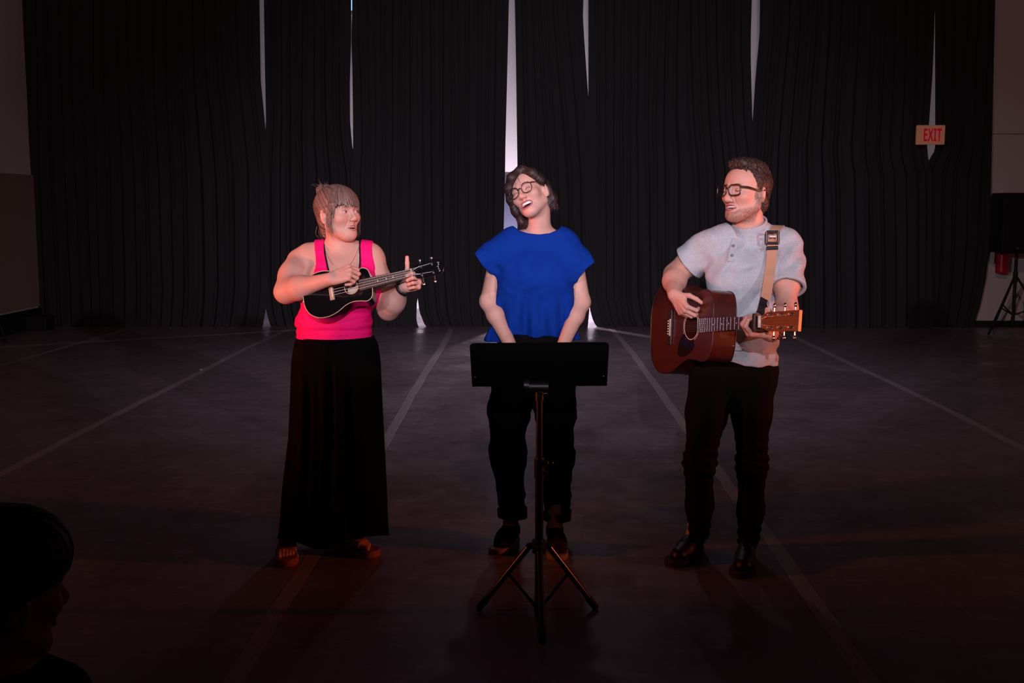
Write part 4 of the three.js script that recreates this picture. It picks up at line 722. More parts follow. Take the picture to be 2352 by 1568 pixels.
/** a closed shoe: heel and toe floor points; returns upper field and sole */
function makeShoe(who, heel, toe, o) {
  const v = sub(toe, heel), L = Math.hypot(v[0], v[2]), d = [v[0] / L, 0, v[2] / L], s = [d[2], 0, -d[0]], W = o.w || 0.098, q = (a, y, b) => [heel[0] + d[0] * a + s[0] * b, y, heel[2] + d[2] * a + s[2] * b];
  const up = uni(0.03, cap(q(0.035, 0.05, 0), q(0.05, 0.075, 0), 0.034, 0.032), cap(q(0.05, 0.07, 0), q(L * 0.5, 0.058, 0), 0.034, 0.034), cap(q(L * 0.48, 0.05, 0.004), q(L - 0.05, 0.040, 0.004), 0.034, 0.026), cap(q(L * 0.6, 0.04, 0.014), q(L - 0.055, 0.038, 0.012), 0.028, 0.022), cap(q(L * 0.6, 0.04, -0.014), q(L - 0.065, 0.038, -0.012), 0.026, 0.020));
  const f = (x, y, z) => { const a = (x - heel[0]) * d[0] + (z - heel[2]) * d[2], b = (x - heel[0]) * s[0] + (z - heel[2]) * s[2]; const mouth = Math.sqrt(((a - 0.055) / 1.25) ** 2 + b * b + ((y - (o.top || 0.105)) * 0.9) ** 2) - 0.036; let r = smax(up(x, y, z), 0.018 - y, 0.004); r = smax(r, y - (o.top || 0.105) + (a > 0.06 ? -(0.02) : 0), 0.01); return smax(r, -mouth, 0.004) + (o.lace && a > 0.09 && a < 0.17 && Math.abs(b) < 0.022 && y > 0.05 ? -0.0022 * Math.abs(Math.sin(a * 330)) : 0); };
  const pc = q(L / 2, 0.06, 0), g = meshField(f, [pc[0] - 0.19, 0.0, pc[2] - 0.19], [pc[0] + 0.19, 0.16, pc[2] + 0.19], 0.004);
  const shoe = mesh('shoe', g, o.mat, who, o.label);
  const sg = new THREE.ExtrudeGeometry(soleShape(L + 0.006, W, o.side || 1), { depth: 0.018, bevelEnabled: true, bevelSize: 0.003, bevelThickness: 0.003, bevelSegments: 2, curveSegments: 14 });
  sg.rotateX(-Math.PI / 2).translate(0, 0.003, 0); sg.rotateY(Math.PI); sg.rotateY(Math.atan2(d[0], d[2])); const c = q(L / 2, 0, 0); sg.translate(c[0], 0, c[2]);
  mesh('sole', sg, o.sole, shoe);
  return { ankle: q(0.055, 0.09, 0), q };
}
/** spectacles in head-local metres */
function makeGlasses(who, F, o) {
  const T = (p) => V(...F.to(p)), c = o.r, frameM = phys({ color: lin(...o.color), roughness: 0.25, clearcoat: 0.6 });
  const ring = (s) => { const pts = []; for (let i = 0; i < 32; i++) { const a = i / 32 * 6.2832, k = o.square; const ca = Math.cos(a), sa = Math.sin(a), x = Math.sign(ca) * Math.abs(ca) ** k, y = Math.sign(sa) * Math.abs(sa) ** k; pts.push([s * o.cx + x * c[0], o.cy + y * c[1] + (o.top ? Math.max(0, sa) * 0.001 : 0), o.z - 0.22 * Math.max(0, s * (s * o.cx + x * c[0]) - 0.03)]); } return pts; };
  const g = mesh('glasses', [-1, 1].map(s => tube(ring(s).map(p => T(p)), o.thick * F.s, 64, 7, true)), frameM, who, o.label);
  mesh('bridge', tube([T([-o.cx + c[0] - 0.001, o.cy + 0.004, o.z]), T([0, o.cy + 0.0075, o.z + 0.004]), T([o.cx - c[0] + 0.001, o.cy + 0.004, o.z])], o.thick * 1.05 * F.s, 12, 7), frameM, g);
  for (const s of [-1, 1]) {
    const lp = ring(s), ctr = [s * o.cx, o.cy, o.z - 0.002], P = [], I = []; P.push(...F.to(ctr)); for (const p of lp) P.push(...F.to(p)); for (let i = 0; i < 32; i++) I.push(0, 1 + i, 1 + (i + 1) % 32);
    const lg = new THREE.BufferGeometry(); lg.setAttribute('position', new THREE.Float32BufferAttribute(P, 3)); lg.setIndex(I); lg.computeVertexNormals();
    mesh('lens', lg, phys({ color: lin(1, 1, 1), transmission: 1, roughness: 0.02, thickness: 0, ior: 1.5 }), g);
    mesh('temple_arm', tube([T([s * (o.cx + c[0]), o.cy + c[1] * 0.62, o.z - 0.004]), T([s * 0.074, o.cy + c[1] * 0.6, o.z - 0.03]), T([s * 0.080, o.cy + 0.004, 0.01]), T([s * 0.080, 0.004, -0.022]), T([s * 0.079, -0.02, -0.038])], o.thick * (o.arm || 1) * F.s, 30, 7), frameM, g);
  }
}
// ------------------------------------------------------------------ woman in blue
const BLUE_Z = -4.85;
{
  const P = (px, py, dz) => at(px, py, BLUE_Z + dz);
  const who = thing('person', 'laughing woman with glasses and a loose bright blue top behind the music stand', 'person');
  const H = makeHead({ mouthW: 0.029, mouthH: 0.0150, smile: 0.36, eyes: 'laugh', cheek: 1.12, tooth: 0.42, mouthY: -0.070, lowTeeth: false, brow: [0.10, 0.05, 0.04], fat: 0.0 });
  const F = headFrame(P(1217, 445, 0.0), -27, -9, 25, 0.98), head = F.place(H.f);
  const sR = P(1150, 580, -0.04), eR = P(1123, 692, 0.0), wR = P(1176, 800, 0.15), sL = P(1312, 580, -0.04), eL = P(1335, 694, 0.0), wL = P(1290, 800, 0.15);
  const torso = uni(0.05, cap(P(1170, 566, -0.04), P(1295, 566, -0.04), 0.052), cap(P(1238, 535, -0.04), P(1180, 558, -0.04), 0.036, 0.04), cap(P(1238, 535, -0.04), P(1290, 560, -0.04), 0.036, 0.04), ell(P(1230, 640, -0.02), [0.14, 0.15, 0.10]), ell(P(1228, 745, -0.02), [0.13, 0.12, 0.08]), ell(P(1226, 830, -0.02), [0.14, 0.10, 0.10]));
  const neck = cap(F.to([0.006, -0.080, -0.030]), P(1238, 548, -0.035), 0.0475, 0.054);
  const armR = uni(0.02, cap(sR, eR, 0.047, 0.040), cap(eR, lerp3(eR, wR, 0.3), 0.039, 0.038), cap(lerp3(eR, wR, 0.3), wR, 0.037, 0.026)), armL = uni(0.02, cap(sL, eL, 0.047, 0.040), cap(eL, lerp3(eL, wL, 0.3), 0.039, 0.038), cap(lerp3(eL, wL, 0.3), wL, 0.037, 0.026));
  const fg = [[20, 30, 20, 2], [22, 32, 20, 0], [25, 34, 20, -2], [28, 34, 20, -4]];
  const handR = makeHand(wR, [0.45, -0.8, 0.3], [0.6, 0.35, -0.7], 1, 0.92, fg, [[0.7, 0.3, 0.6], [0.9, 0.3, 0.2], [0.9, 0.4, 0]]), handL = makeHand(wL, [-0.45, -0.8, 0.3], [-0.6, 0.35, -0.7], -1, 0.92, fg, [[0.7, 0.3, 0.6], [0.9, 0.3, 0.2], [0.9, 0.4, 0]]);
  const shoeM = std({ color: lin(0.012, 0.010, 0.010), roughness: 0.85 }), soleM = std({ color: lin(0.42, 0.33, 0.29), roughness: 0.7 });
  const lab = ['black canvas slip-on shoe', 'black canvas slip-on shoe'];
  const s1 = makeShoe(who, floorAt(1183, 1239), floorAt(1140, 1273), { mat: shoeM, sole: soleM, label: lab[0], w: 0.094 }), s2 = makeShoe(who, floorAt(1272, 1243), floorAt(1283, 1288), { mat: shoeM, sole: soleM, label: lab[1], w: 0.094 });
  const k1 = P(1168, 1040, 0.02), k2 = P(1280, 1045, 0.02);
  const legs = uni(0.02, cap(P(1182, 880, 0), k1, 0.065, 0.052), cap(k1, s1.ankle, 0.050, 0.032), cap(P(1276, 880, 0), k2, 0.065, 0.052), cap(k2, s2.ankle, 0.050, 0.032), cap(s1.ankle, s1.q(0.15, 0.05, 0), 0.030, 0.022), cap(s2.ankle, s2.q(0.15, 0.05, 0), 0.030, 0.022));
  const trunk = uni(0.025, torso, neck);
  const body = compose(trunk, [head, 0.016], [armR, 0.012], [armL, 0.012], [handR, 0.012], [handL, 0.012], [legs, 0.03]);
  const paint = (x, y, z) => { const l = F.loc(x, y, z); if (l[1] > -0.128 && Math.hypot(...l) < 0.19) return H.paint(...l); const m = 1 + 0.05 * noise(x * 60, y * 60, z * 60); return [0.56 * m, 0.315 * m, 0.245 * m]; };
  mesh('body', bodyGeometry(body, [P(1080, 600, 0)[0], 0.02, BLUE_Z - 0.25], [P(1380, 600, 0)[0], P(1200, 365, 0)[1], BLUE_Z + 0.4], 0.0075, [[...around(F.O, 0.145), 0.0024], [...grow(handR, 0.012), 0.0025], [...grow(handL, 0.012), 0.0025]], paint), skinMat, who);
  // ---- loose blue top
  const PP = (list, dz) => poly2(list.map(([a, b]) => P(a, b, dz).slice(0, 2)));
  const cut = PP([[1176, 505], [1180, 521], [1192, 530], [1212, 536], [1238, 538.5], [1262, 536], [1276, 531], [1287, 525], [1292, 505], [1335, 525], [1352, 570], [1366.5, 602], [1346, 618], [1330, 638], [1323, 662], [1317, 720], [1322, 752], [1336, 782], [1305, 786], [1288, 776], [1262, 770], [1248, 769], [1234, 773.5], [1210, 770], [1184, 766], [1170, 772], [1152, 788], [1108, 786], [1128, 750], [1137, 710], [1141, 662], [1140, 644], [1124, 628], [1108, 610], [1089, 582], [1108, 560], [1138, 525]], 0.06);
  const shell = uni(0.05, cap(P(1180, 566, -0.03), P(1286, 566, -0.03), 0.064), cap(P(1238, 545, -0.035), P(1190, 552, -0.035), 0.045), cap(P(1238, 545, -0.035), P(1282, 554, -0.035), 0.045), rboxf(P(1228, 710, -0.005), [0.168, 0.27, 0.10], 0.09), ell(P(1230, 640, 0.03), [0.13, 0.085, 0.09]),
    cap(P(1172, 570, -0.03), P(1106, 602, 0.0), 0.066, 0.064), cap(P(1290, 570, -0.03), P(1350, 617, 0.0), 0.066, 0.064), cap(P(1152, 720, -0.02), P(1128, 790, -0.02), 0.03, 0.045), cap(P(1304, 720, -0.02), P(1322, 790, -0.02), 0.03, 0.045));
  const bust = P(1230, 655, 0)[1];
  const wr = (x, y, z) => { const t = sstep(bust + 0.02, bust - 0.16, y), w = 0.015 * t * Math.sin(x * 62 + 2.2 * noise(x * 6, y * 3, 1) + 1.0 * Math.sin(y * 9)) + 0.005 * t * Math.sin(x * 121 + y * 8); return w + 0.0035 * noise(x * 14, y * 9, z * 14) + 0.004 * noise(x * 22 + y * 30, y * 22 - x * 20, 4) * (1 - t); };
  const holes = (x, y, z) => Math.min(armR(x, y, z), armL(x, y, z)) - 0.012;
  const top = (x, y, z) => { let d = smax(shell(x, y, z) + wr(x, y, z) - 0.006, cut(x, y), 0.004); const e = cut(x, y); if (e > -0.05 && y > P(1230, 660, 0)[1]) d = smax(d, -holes(x, y, z), 0.004); return d; };
  mesh('blouse', meshField(top, [P(1078, 500, 0)[0], P(1230, 800, 0)[1], BLUE_Z - 0.2], [P(1378, 500, 0)[0], P(1230, 505, 0)[1], BLUE_Z + 0.22], 0.0054), cloth([0.003, 0.030, 0.235], { roughness: 0.9, specularIntensity: 0.15 }), who, 'loose bright blue short-sleeved top');
  // ---- dark jeans with rolled cuffs
  const jl = uni(0.045, cap(P(1182, 840, -0.01), P(1168, 950, 0.01), 0.093, 0.088), cap(P(1168, 950, 0.01), P(1166, 1040, 0.02), 0.088, 0.074), cap(P(1166, 1040, 0.02), P(1178, 1190, 0.0), 0.074, 0.058)), jr = uni(0.045, cap(P(1278, 840, -0.01), P(1276, 950, 0.01), 0.092, 0.084), cap(P(1276, 950, 0.01), P(1280, 1045, 0.02), 0.084, 0.070), cap(P(1280, 1045, 0.02), P(1279, 1192, 0.0), 0.070, 0.056));
  const seat = uni(0.06, ell(P(1226, 830, -0.02), [0.178, 0.12, 0.128]), cap(P(1200, 790, 0), P(1252, 790, 0), 0.105), cap(P(1226, 860, -0.01), P(1226, 895, -0.01), 0.105, 0.07));
  const crease = (x, y, z) => 0.005 * noise(x * 18, y * 26, z * 18) + 0.004 * noise(x * 34 + y * 18, y * 44, z * 30);
  const jcut1 = P(1178, 1184, 0)[1], jcut2 = P(1279, 1190, 0)[1];
  const jeans = (x, y, z) => { let d = Math.min(jl(x, y, z), jr(x, y, z)); d = smin(d, seat(x, y, z), 0.05) + crease(x, y, z); const c = x < (k1[0] + k2[0]) / 2 ? jcut1 : jcut2; return Math.max(d, c - y, y - P(1230, 764, 0)[1]); };
  const jm = cloth([0.0042, 0.0042, 0.0050], { roughness: 0.95, specularIntensity: 0.1 });
  const jn = mesh('jeans', meshField(jeans, [P(1095, 800, 0)[0], jcut2 - 0.02, BLUE_Z - 0.2], [P(1350, 800, 0)[0], P(1230, 762, 0)[1], BLUE_Z + 0.2], 0.006), jm, who, 'black jeans');
  for (const [f, c] of [[jl, jcut1], [jr, jcut2]]) { const cf = (x, y, z) => Math.max(Math.abs(f(x, y, z) - 0.004) - 0.005 + 0.002 * noise(x * 40, y * 40, z * 40), c - 0.004 - y - 0.03 * (x - (f === jl ? k1[0] : k2[0])), y - c - 0.036 - 0.08 * (x - (f === jl ? k1[0] : k2[0]))); mesh('cuff', meshField(cf, [(f === jl ? P(1120, 1100, 0) : P(1230, 1100, 0))[0], c - 0.03, BLUE_Z - 0.12], [(f === jl ? P(1225, 1100, 0) : P(1330, 1100, 0))[0], c + 0.07, BLUE_Z + 0.14], 0.004), cloth([0.022, 0.022, 0.026]), jn, 'rolled charcoal cuff'); }
  // ---- hair: short dark bob, side parted
  const part = [0.018, 0.112, 0.02], az = azimuth(part, [-0.05, -1, -0.15]);
  const grown = ell([0, 0.030, -0.020], [0.0845, 0.097, 0.106]), back = uni(0.03, ell([0, -0.02, -0.058], [0.074, 0.075, 0.050]), ell([0.03, -0.055, -0.058], [0.045, 0.05, 0.04]), ell([-0.03, -0.06, -0.05], [0.05, 0.055, 0.045]));
  const sweep = uni(0.024, cap([0.014, 0.102, 0.054], [-0.024, 0.074, 0.083], 0.020, 0.019), cap([-0.024, 0.074, 0.083], [-0.058, 0.036, 0.070], 0.019, 0.019), cap([-0.060, 0.045, 0.066], [-0.080, 0.0, 0.042], 0.020, 0.017), cap([-0.078, 0.0, 0.040], [-0.084, -0.05, 0.018], 0.018, 0.018), cap([-0.084, -0.05, 0.018], [-0.082, -0.105, 0.002], 0.018, 0.010), cap([-0.078, 0.0, 0.0], [-0.086, -0.11, -0.02], 0.026, 0.018), cap([-0.066, -0.02, -0.03], [-0.076, -0.118, -0.045], 0.034, 0.018));
  const leftSide = uni(0.034, cap([0.03, 0.098, 0.052], [0.062, 0.062, 0.048], 0.018, 0.017), cap([0.062, 0.062, 0.048], [0.078, 0.022, 0.022], 0.017, 0.013), cap([0.078, 0.030, 0.022], [0.080, 0.026, -0.006], 0.013, 0.010), cap([0.076, 0.02, -0.036], [0.078, -0.05, -0.05], 0.018, 0.014), cap([0.078, -0.05, -0.05], [0.070, -0.098, -0.050], 0.014, 0.006));
  const skullIn = ell([0, 0.026, -0.016], [0.071, 0.082, 0.091]);
  const hf = (x, y, z) => {
    const A = z + 0.25 * y, st = streak(A, 260, 4);
    const zl = y > 0.03 ? 0.050 + (y - 0.03) * 0.55 : mix(x > 0 ? -0.034 : -0.01, 0.050, x > 0 ? sstep(0.004, 0.03, y) : sstep(-0.03, 0.02, y));
    let d = smax(grown(x, y, z), z - zl, 0.012); d = smin(d, smax(back(x, y, z), z + 0.008, 0.01), 0.02); d = smin(d, sweep(x, y, z), 0.012); d = smin(d, leftSide(x, y, z), 0.012);
    return Math.max(d + 0.0007 * st + 0.0006 * noise(A * 900, y * 20, x * 20), -skullIn(x, y, z));
  };
  const hp = (x, y, z) => { const l = F.loc(x, y, z), v = clamp(0.5 + 0.8 * streak(l[2] + 0.25 * l[1] + 0.004 * noise(l[0] * 40, l[1] * 40, 0), 420, 4), 0, 1); return [mix(0.010, 0.046, v), mix(0.005, 0.021, v), mix(0.004, 0.017, v)]; };
  const hair = mesh('hair', meshField(F.place(hf, 0.18), ...around(F.O, 0.165), 0.0025, hp), hairMat(0.5), who, 'short dark brown bob swept to one side');
  const fly = [];
  for (let i = 0; i < 60; i++) { const z = rr(-0.05, 0.03); fly.push([[-0.084, -0.04, z], [-0.092 + rr(-0.004, 0.006), -0.09, z + rr(-0.01, 0.01)], [-0.088 + rr(-0.03, 0.02), rr(-0.15, -0.12), z + rr(-0.02, 0.02)]].map(F.to)); }
  for (let i = 0; i < 14; i++) { const x = rr(-0.02, 0.012); fly.push([[x + 0.01, 0.088, 0.080], [x, 0.060, 0.094], [x + rr(-0.008, 0.004), rr(0.028, 0.04), 0.096]].map(F.to)); }
  for (let i = 0; i < 40; i++) { const z = rr(-0.075, -0.03); fly.push([[0.078, -0.05, z], [0.082, -0.085, z], [0.074 + rr(-0.012, 0.012), rr(-0.112, -0.095), z + rr(-0.012, 0.01)]].map(F.to)); }
  mesh('loose_strands', strands(fly, 0.0006), std({ color: lin(0.03, 0.016, 0.013), roughness: 0.45 }), hair);
  makeGlasses(who, F, { r: [0.0245, 0.0235], square: 0.92, cx: 0.0335, cy: -0.002, z: 0.1, thick: 0.0019, color: [0.012, 0.009, 0.010], label: 'round dark-rimmed glasses' });
  mesh('earring', new THREE.SphereGeometry(0.003, 10, 8).translate(...F.to([0.079, -0.047, 0.0])), std({ color: lin(0.8, 0.55, 0.25), metalness: 1, roughness: 0.25 }), who, 'small gold ear stud');
}

// ------------------------------------------------------------------ man with the guitar
const MAN_Z = -4.6;
{
  const P = (px, py, dz) => at(px, py, MAN_Z + dz);
  const who = thing('person', 'bearded man with glasses in a pale grey henley playing an acoustic guitar', 'person');
  const H = makeHead({ mouthW: 0.0235, mouthH: 0.0085, smile: 0.15, eyes: 'closed', jaw: 1.1, nose: 1.14, beard: 0.72, tooth: 0.5, lowTeeth: true, brow: [0.045, 0.022, 0.016], cheek: 1.0, lip: [0.36, 0.12, 0.11], skin: [0.53, 0.285, 0.215] });
  const F = headFrame(P(1713, 441, 0.0), -53, -5, 2, 1.06), head = F.place(H.f);
  const sR = P(1632, 566, -0.05), eR = P(1549, 630, -0.12), wR = P(1549, 676, 0.10), sL = P(1806, 568, -0.02), eL = P(1806, 712, 0.17), wL = P(1768, 768, 0.47);
  const torso = uni(0.05, cap(P(1650, 566, -0.05), P(1795, 566, -0.03), 0.062), cap(P(1722, 530, -0.04), P(1660, 552, -0.045), 0.042, 0.05), cap(P(1722, 530, -0.04), P(1785, 554, -0.03), 0.042, 0.05), ell(P(1716, 640, -0.02), [0.155, 0.16, 0.108]), ell(P(1712, 745, -0.03), [0.125, 0.12, 0.085]), ell(P(1695, 850, -0.04), [0.12, 0.08, 0.07]));
  const neck = cap(F.to([0, -0.082, -0.030]), P(1722, 545, -0.035), 0.054, 0.062);
  const armR = uni(0.045, cap(sR, lerp3(sR, eR, 0.55), 0.054, 0.050), cap(lerp3(sR, eR, 0.55), eR, 0.050, 0.038), cap(eR, lerp3(eR, wR, 0.35), 0.038, 0.042), cap(lerp3(eR, wR, 0.35), wR, 0.042, 0.0285));
  const armL = uni(0.045, cap(sL, lerp3(sL, eL, 0.55), 0.054, 0.050), cap(lerp3(sL, eL, 0.55), eL, 0.050, 0.039), cap(eL, lerp3(eL, wL, 0.35), 0.039, 0.042), cap(lerp3(eL, wL, 0.35), wL, 0.042, 0.028));
  const handR = makeHand(wR, [0.40, -0.72, 0.50], [0.72, 0.30, -0.62], 1, 0.97, [[50, 62, 34, 4], [44, 54, 30, 1], [46, 54, 30, -2], [50, 56, 30, -5]], [[0.62, 0.35, 0.7], [0.85, 0.5, 0.25], [0.85, 0.55, 0.0]]);
  const handL = makeHand(wL, [-0.88, 0.10, 0.22], [0.22, 0.86, 0.02], -1, 1.0, [[40, 66, 44, 6], [46, 70, 46, 2], [50, 70, 46, -3], [50, 66, 42, -8]], [[0.30, 0.75, 0.30], [0.15, 0.95, 0.0], [0.1, 1, -0.1]]);
  const bootM = std({ color: lin(0.006, 0.005, 0.005), roughness: 0.45 }), bsole = std({ color: lin(0.02, 0.014, 0.011), roughness: 0.7 });
  const s1 = makeShoe(who, floorAt(1606, 1262), floorAt(1545, 1302), { mat: bootM, sole: bsole, label: 'black leather shoe', w: 0.105, top: 0.12, lace: true }), s2 = makeShoe(who, floorAt(1718, 1274), floorAt(1702, 1328), { mat: bootM, sole: bsole, label: 'black leather shoe', w: 0.105, top: 0.12, lace: true });
  const k1 = P(1608, 1060, 0.03), k2 = P(1726, 1070, 0.02);
  const legs = uni(0.02, cap(P(1640, 880, 0), k1, 0.070, 0.045), cap(k1, s1.ankle, 0.043, 0.033), cap(P(1738, 880, 0), k2, 0.070, 0.045), cap(k2, s2.ankle, 0.043, 0.033), cap(s1.ankle, s1.q(0.16, 0.05, 0), 0.030, 0.022), cap(s2.ankle, s2.q(0.16, 0.05, 0), 0.030, 0.022));
  const trunk = uni(0.025, torso, neck);
  const body = compose(trunk, [head, 0.016], [armR, 0.012], [armL, 0.012], [handR, 0.012], [handL, 0.012], [legs, 0.03]);
  const paint = (x, y, z) => { const l = F.loc(x, y, z); if (l[1] > -0.135 && Math.hypot(...l) < 0.19) return H.paint(...l); const m = 1 + 0.06 * noise(x * 60, y * 60, z * 60); const hairy = clamp(noise(x * 260, y * 160, z * 260) - 0.45, 0, 0.5) * 0.5; return [0.53 * m * (1 - hairy), 0.285 * m * (1 - hairy), 0.215 * m * (1 - hairy)]; };
  mesh('body', bodyGeometry(body, [P(1510, 600, 0)[0], 0.02, MAN_Z - 0.28], [P(1870, 600, 0)[0], P(1700, 355, 0)[1], MAN_Z + 0.62], 0.0075, [[...around(F.O, 0.155), 0.0024], [...grow(handR, 0.012), 0.0022], [...grow(handL, 0.012), 0.0022]], paint), skinMat, who);
  // ---- henley
  const heather = tex(512, (u, v) => { const m = 0.90 + 0.045 * tnoise(u, v, 60, 51, 200) + 0.05 * tnoise(u, v, 130, 52, 256) + 0.02 * tnoise(u, v, 12, 53); return [m * 0.985, m, m * 1.0]; }, true); heather.repeat.set(4.5, 4.5);
  const PP = (list, dz) => poly2(list.map(([a, b]) => P(a, b, dz).slice(0, 2)));
  const cut = PP([[1673, 495], [1685, 525], [1694, 543], [1704, 544], [1722, 537], [1745, 520], [1758, 500], [1800, 500], [1870, 560], [1870, 655], [1815, 655], [1800, 690], [1792, 740], [1788, 800], [1786, 839], [1735, 838], [1690, 832], [1650, 824], [1635, 790], [1615, 700], [1612, 655], [1560, 655], [1535, 610], [1560, 560]], 0.06);
  const shell = uni(0.05, cap(P(1655, 570, -0.05), P(1795, 570, -0.03), 0.072), cap(P(1722, 536, -0.035), P(1664, 553, -0.045), 0.052, 0.062), cap(P(1722, 536, -0.035), P(1785, 555, -0.03), 0.052, 0.06), cap(P(1715, 540, -0.035), P(1664, 554, -0.045), 0.062, 0.060), rboxf(P(1712, 690, -0.01), [0.152, 0.24, 0.108], 0.10), ell(P(1712, 640, 0.02), [0.158, 0.10, 0.09]), cap(P(1710, 770, 0.005), P(1712, 860, 0.005), 0.124), cap(P(1752, 780, 0), P(1760, 860, 0), 0.07), cap(P(1672, 780, 0), P(1680, 870, 0), 0.075));
  const slR = uni(0.04, cap(sR, lerp3(sR, eR, 0.8), 0.072, 0.084)), slL = uni(0.04, cap(sL, lerp3(sL, eL, 0.85), 0.072, 0.084));
  const endR = lerp3(sR, eR, 0.60), dR = V(...sub(eR, sR)).normalize(), endL = lerp3(sL, eL, 0.66), dL = V(...sub(eL, sL)).normalize();
  const pl = (e, d, x, y, z) => (x - e[0]) * d.x + (y - e[1]) * d.y + (z - e[2]) * d.z;
  const wr = (x, y, z) => { const yy = y - P(1700, 690, 0)[1]; return 0.005 * noise(x * 13 + y * 9, y * 16 - x * 8, z * 12) + 0.004 * noise(x * 30 - y * 22, y * 26 + x * 16, 2) + 0.006 * Math.exp(-(((y - P(1700, 812, 0)[1] - 0.15 * (x - P(1700, 800, 0)[0])) / 0.016) ** 2)) + 0.004 * Math.sin((x * 0.8 - y * 0.6) * 70 + 3 * noise(x * 8, y * 8, 0)) * sstep(0.02, 0.16, yy) * sstep(0.30, 0.2, yy); };
  const collar = cap(F.to([0, -0.135, -0.035]), P(1722, 540, -0.03), 0.0625, 0.075);
  const henley = (x, y, z) => {
    const c = cut(x, y); let d = smax(shell(x, y, z), c, 0.004);
    const a = smax(slR(x, y, z), pl(endR, dR, x, y, z), 0.004), b = smax(slL(x, y, z), pl(endL, dL, x, y, z), 0.004);
    d = smin(d, a, 0.03); d = smin(d, b, 0.03); d += wr(x, y, z) * sstep(0.0, -0.06, Math.max(pl(endR, dR, x, y, z) + (x > sR[0] ? -9 : 0), pl(endL, dL, x, y, z) + (x < sL[0] - 0.03 ? -9 : 0)));
    const e = Math.min(armR(x, y, z), armL(x, y, z)) - 0.009; if (pl(endR, dR, x, y, z) > -0.03 || pl(endL, dL, x, y, z) > -0.03) d = smax(d, -e, 0.003);
    return d;
  };
  const hl = mesh('henley_shirt', meshField(henley, [P(1520, 480, 0)[0], P(1700, 850, 0)[1], MAN_Z - 0.3], [P(1890, 480, 0)[0], P(1700, 485, 0)[1], MAN_Z + 0.32], 0.0052), cloth([0.47, 0.50, 0.53], { map: heather, roughness: 0.9 }), who, 'pale heather grey henley shirt');
  // band collar, placket, buttons
  const surf = (px, py, f, lift = 0) => { let dz = 0.30, p = P(px, py, dz); for (let k = 0; k < 120; k++) { const d = f(...p); if (d < 0.0008 + lift) break; dz -= Math.max(0.0008, Math.min(d * 0.8, 0.02)); p = P(px, py, dz); } return p; };
  { // band collar round the foot of the neck
    const pA = P(1692, 545, 0.06), pB = P(1735, 500, -0.08), u = V(...sub(pB, pA)).normalize(), sx = V(0.87, 0.0, 0.5).normalize(), nn = new THREE.Vector3().crossVectors(u, sx).normalize(); if (nn.y < 0) nn.negate();
    const cone = (x, y, z) => neck(x, y, z) - 0.012, pd = (x, y, z) => (x - pA[0]) * nn.x + (y - pA[1]) * nn.y + (z - pA[2]) * nn.z;
    const f = (x, y, z) => { const h = pd(x, y, z); return smax(Math.abs(smin(cone(x, y, z), 1, 0.01) + 0.35 * Math.min(0, h + 0.004)) - 0.0040, Math.abs(h + 0.002) - 0.018, 0.003); };
    mesh('collar', meshField(f, [P(1640, 500, 0)[0], P(1700, 575, 0)[1], MAN_Z - 0.16], [P(1800, 500, 0)[0], P(1700, 480, 0)[1], MAN_Z + 0.12], 0.003), cloth([0.47, 0.50, 0.53], { map: heather, roughness: 0.9 }), hl, 'band collar'); }
  { const pts = [[1690, 546], [1686, 560], [1682, 578], [1678, 600]].map(([a, b]) => surf(a, b, henley, 0.001)); const P0 = [], I = [], U = []; pts.forEach((p, i) => { P0.push(p[0] - 0.013, p[1], p[2] + 0.001, p[0] - 0.013, p[1], p[2] + 0.004, p[0] + 0.013, p[1], p[2] + 0.004, p[0] + 0.013, p[1], p[2] + 0.001); U.push(0, p[1], 0.01, p[1], 0.03, p[1], 0.04, p[1]); if (i) for (let k = 0; k < 3; k++) { const a = (i - 1) * 4 + k; I.push(a, a + 4, a + 1, a + 1, a + 4, a + 5); } }); const g = new THREE.BufferGeometry(); g.setAttribute('position', new THREE.Float32BufferAttribute(P0, 3)); g.setAttribute('uv', new THREE.Float32BufferAttribute(U, 2)); g.setIndex(I); g.computeVertexNormals(); const pk = mesh('placket', g, cloth([0.455, 0.485, 0.515], { map: heather, roughness: 0.9 }), hl);
    for (const [a, b] of [[1684, 564], [1681, 586]]) { const p = surf(a, b, henley, 0.009); mesh('button', new THREE.CylinderGeometry(0.0062, 0.0062, 0.003, 16).rotateX(Math.PI / 2).translate(p[0], p[1], p[2] + 0.003), std({ color: lin(0.12, 0.09, 0.075), roughness: 0.4 }), pk, 'dark button'); } }
  // ---- black trousers
  const tl = uni(0.04, cap(P(1632, 850, -0.01), P(1622, 950, 0.01), 0.090, 0.082), cap(P(1622, 950, 0.01), P(1607, 1062, 0.03), 0.082, 0.063), cap(P(1607, 1062, 0.03), P(1606, 1160, 0.0), 0.063, 0.055), cap(P(1606, 1160, 0.0), P(1606, 1240, -0.02), 0.055, 0.043)), tr = uni(0.04, cap(P(1735, 850, -0.01), P(1727, 950, 0.01), 0.092, 0.078), cap(P(1727, 950, 0.01), P(1727, 1065, 0.02), 0.078, 0.062), cap(P(1727, 1065, 0.02), P(1724, 1170, 0.0), 0.062, 0.053), cap(P(1724, 1170, 0.0), P(1718, 1250, -0.02), 0.053, 0.045));
  const seat = uni(0.05, ell(P(1688, 862, -0.025), [0.172, 0.095, 0.108]), cap(P(1665, 820, -0.02), P(1720, 820, -0.02), 0.088), cap(P(1680, 870, -0.02), P(1678, 905, -0.01), 0.085, 0.06));
  const creaseT = (x, y, z) => { const kn = Math.exp(-(((y - k1[1]) / 0.09) ** 2)), lo = sstep(0.3, 0.08, y); return 0.003 * noise(x * 20, y * 26, z * 20) + (0.004 * kn + 0.004 * lo) * Math.sin(y * 150 + x * 40 + 2 * noise(x * 20, y * 10, z * 20)); };
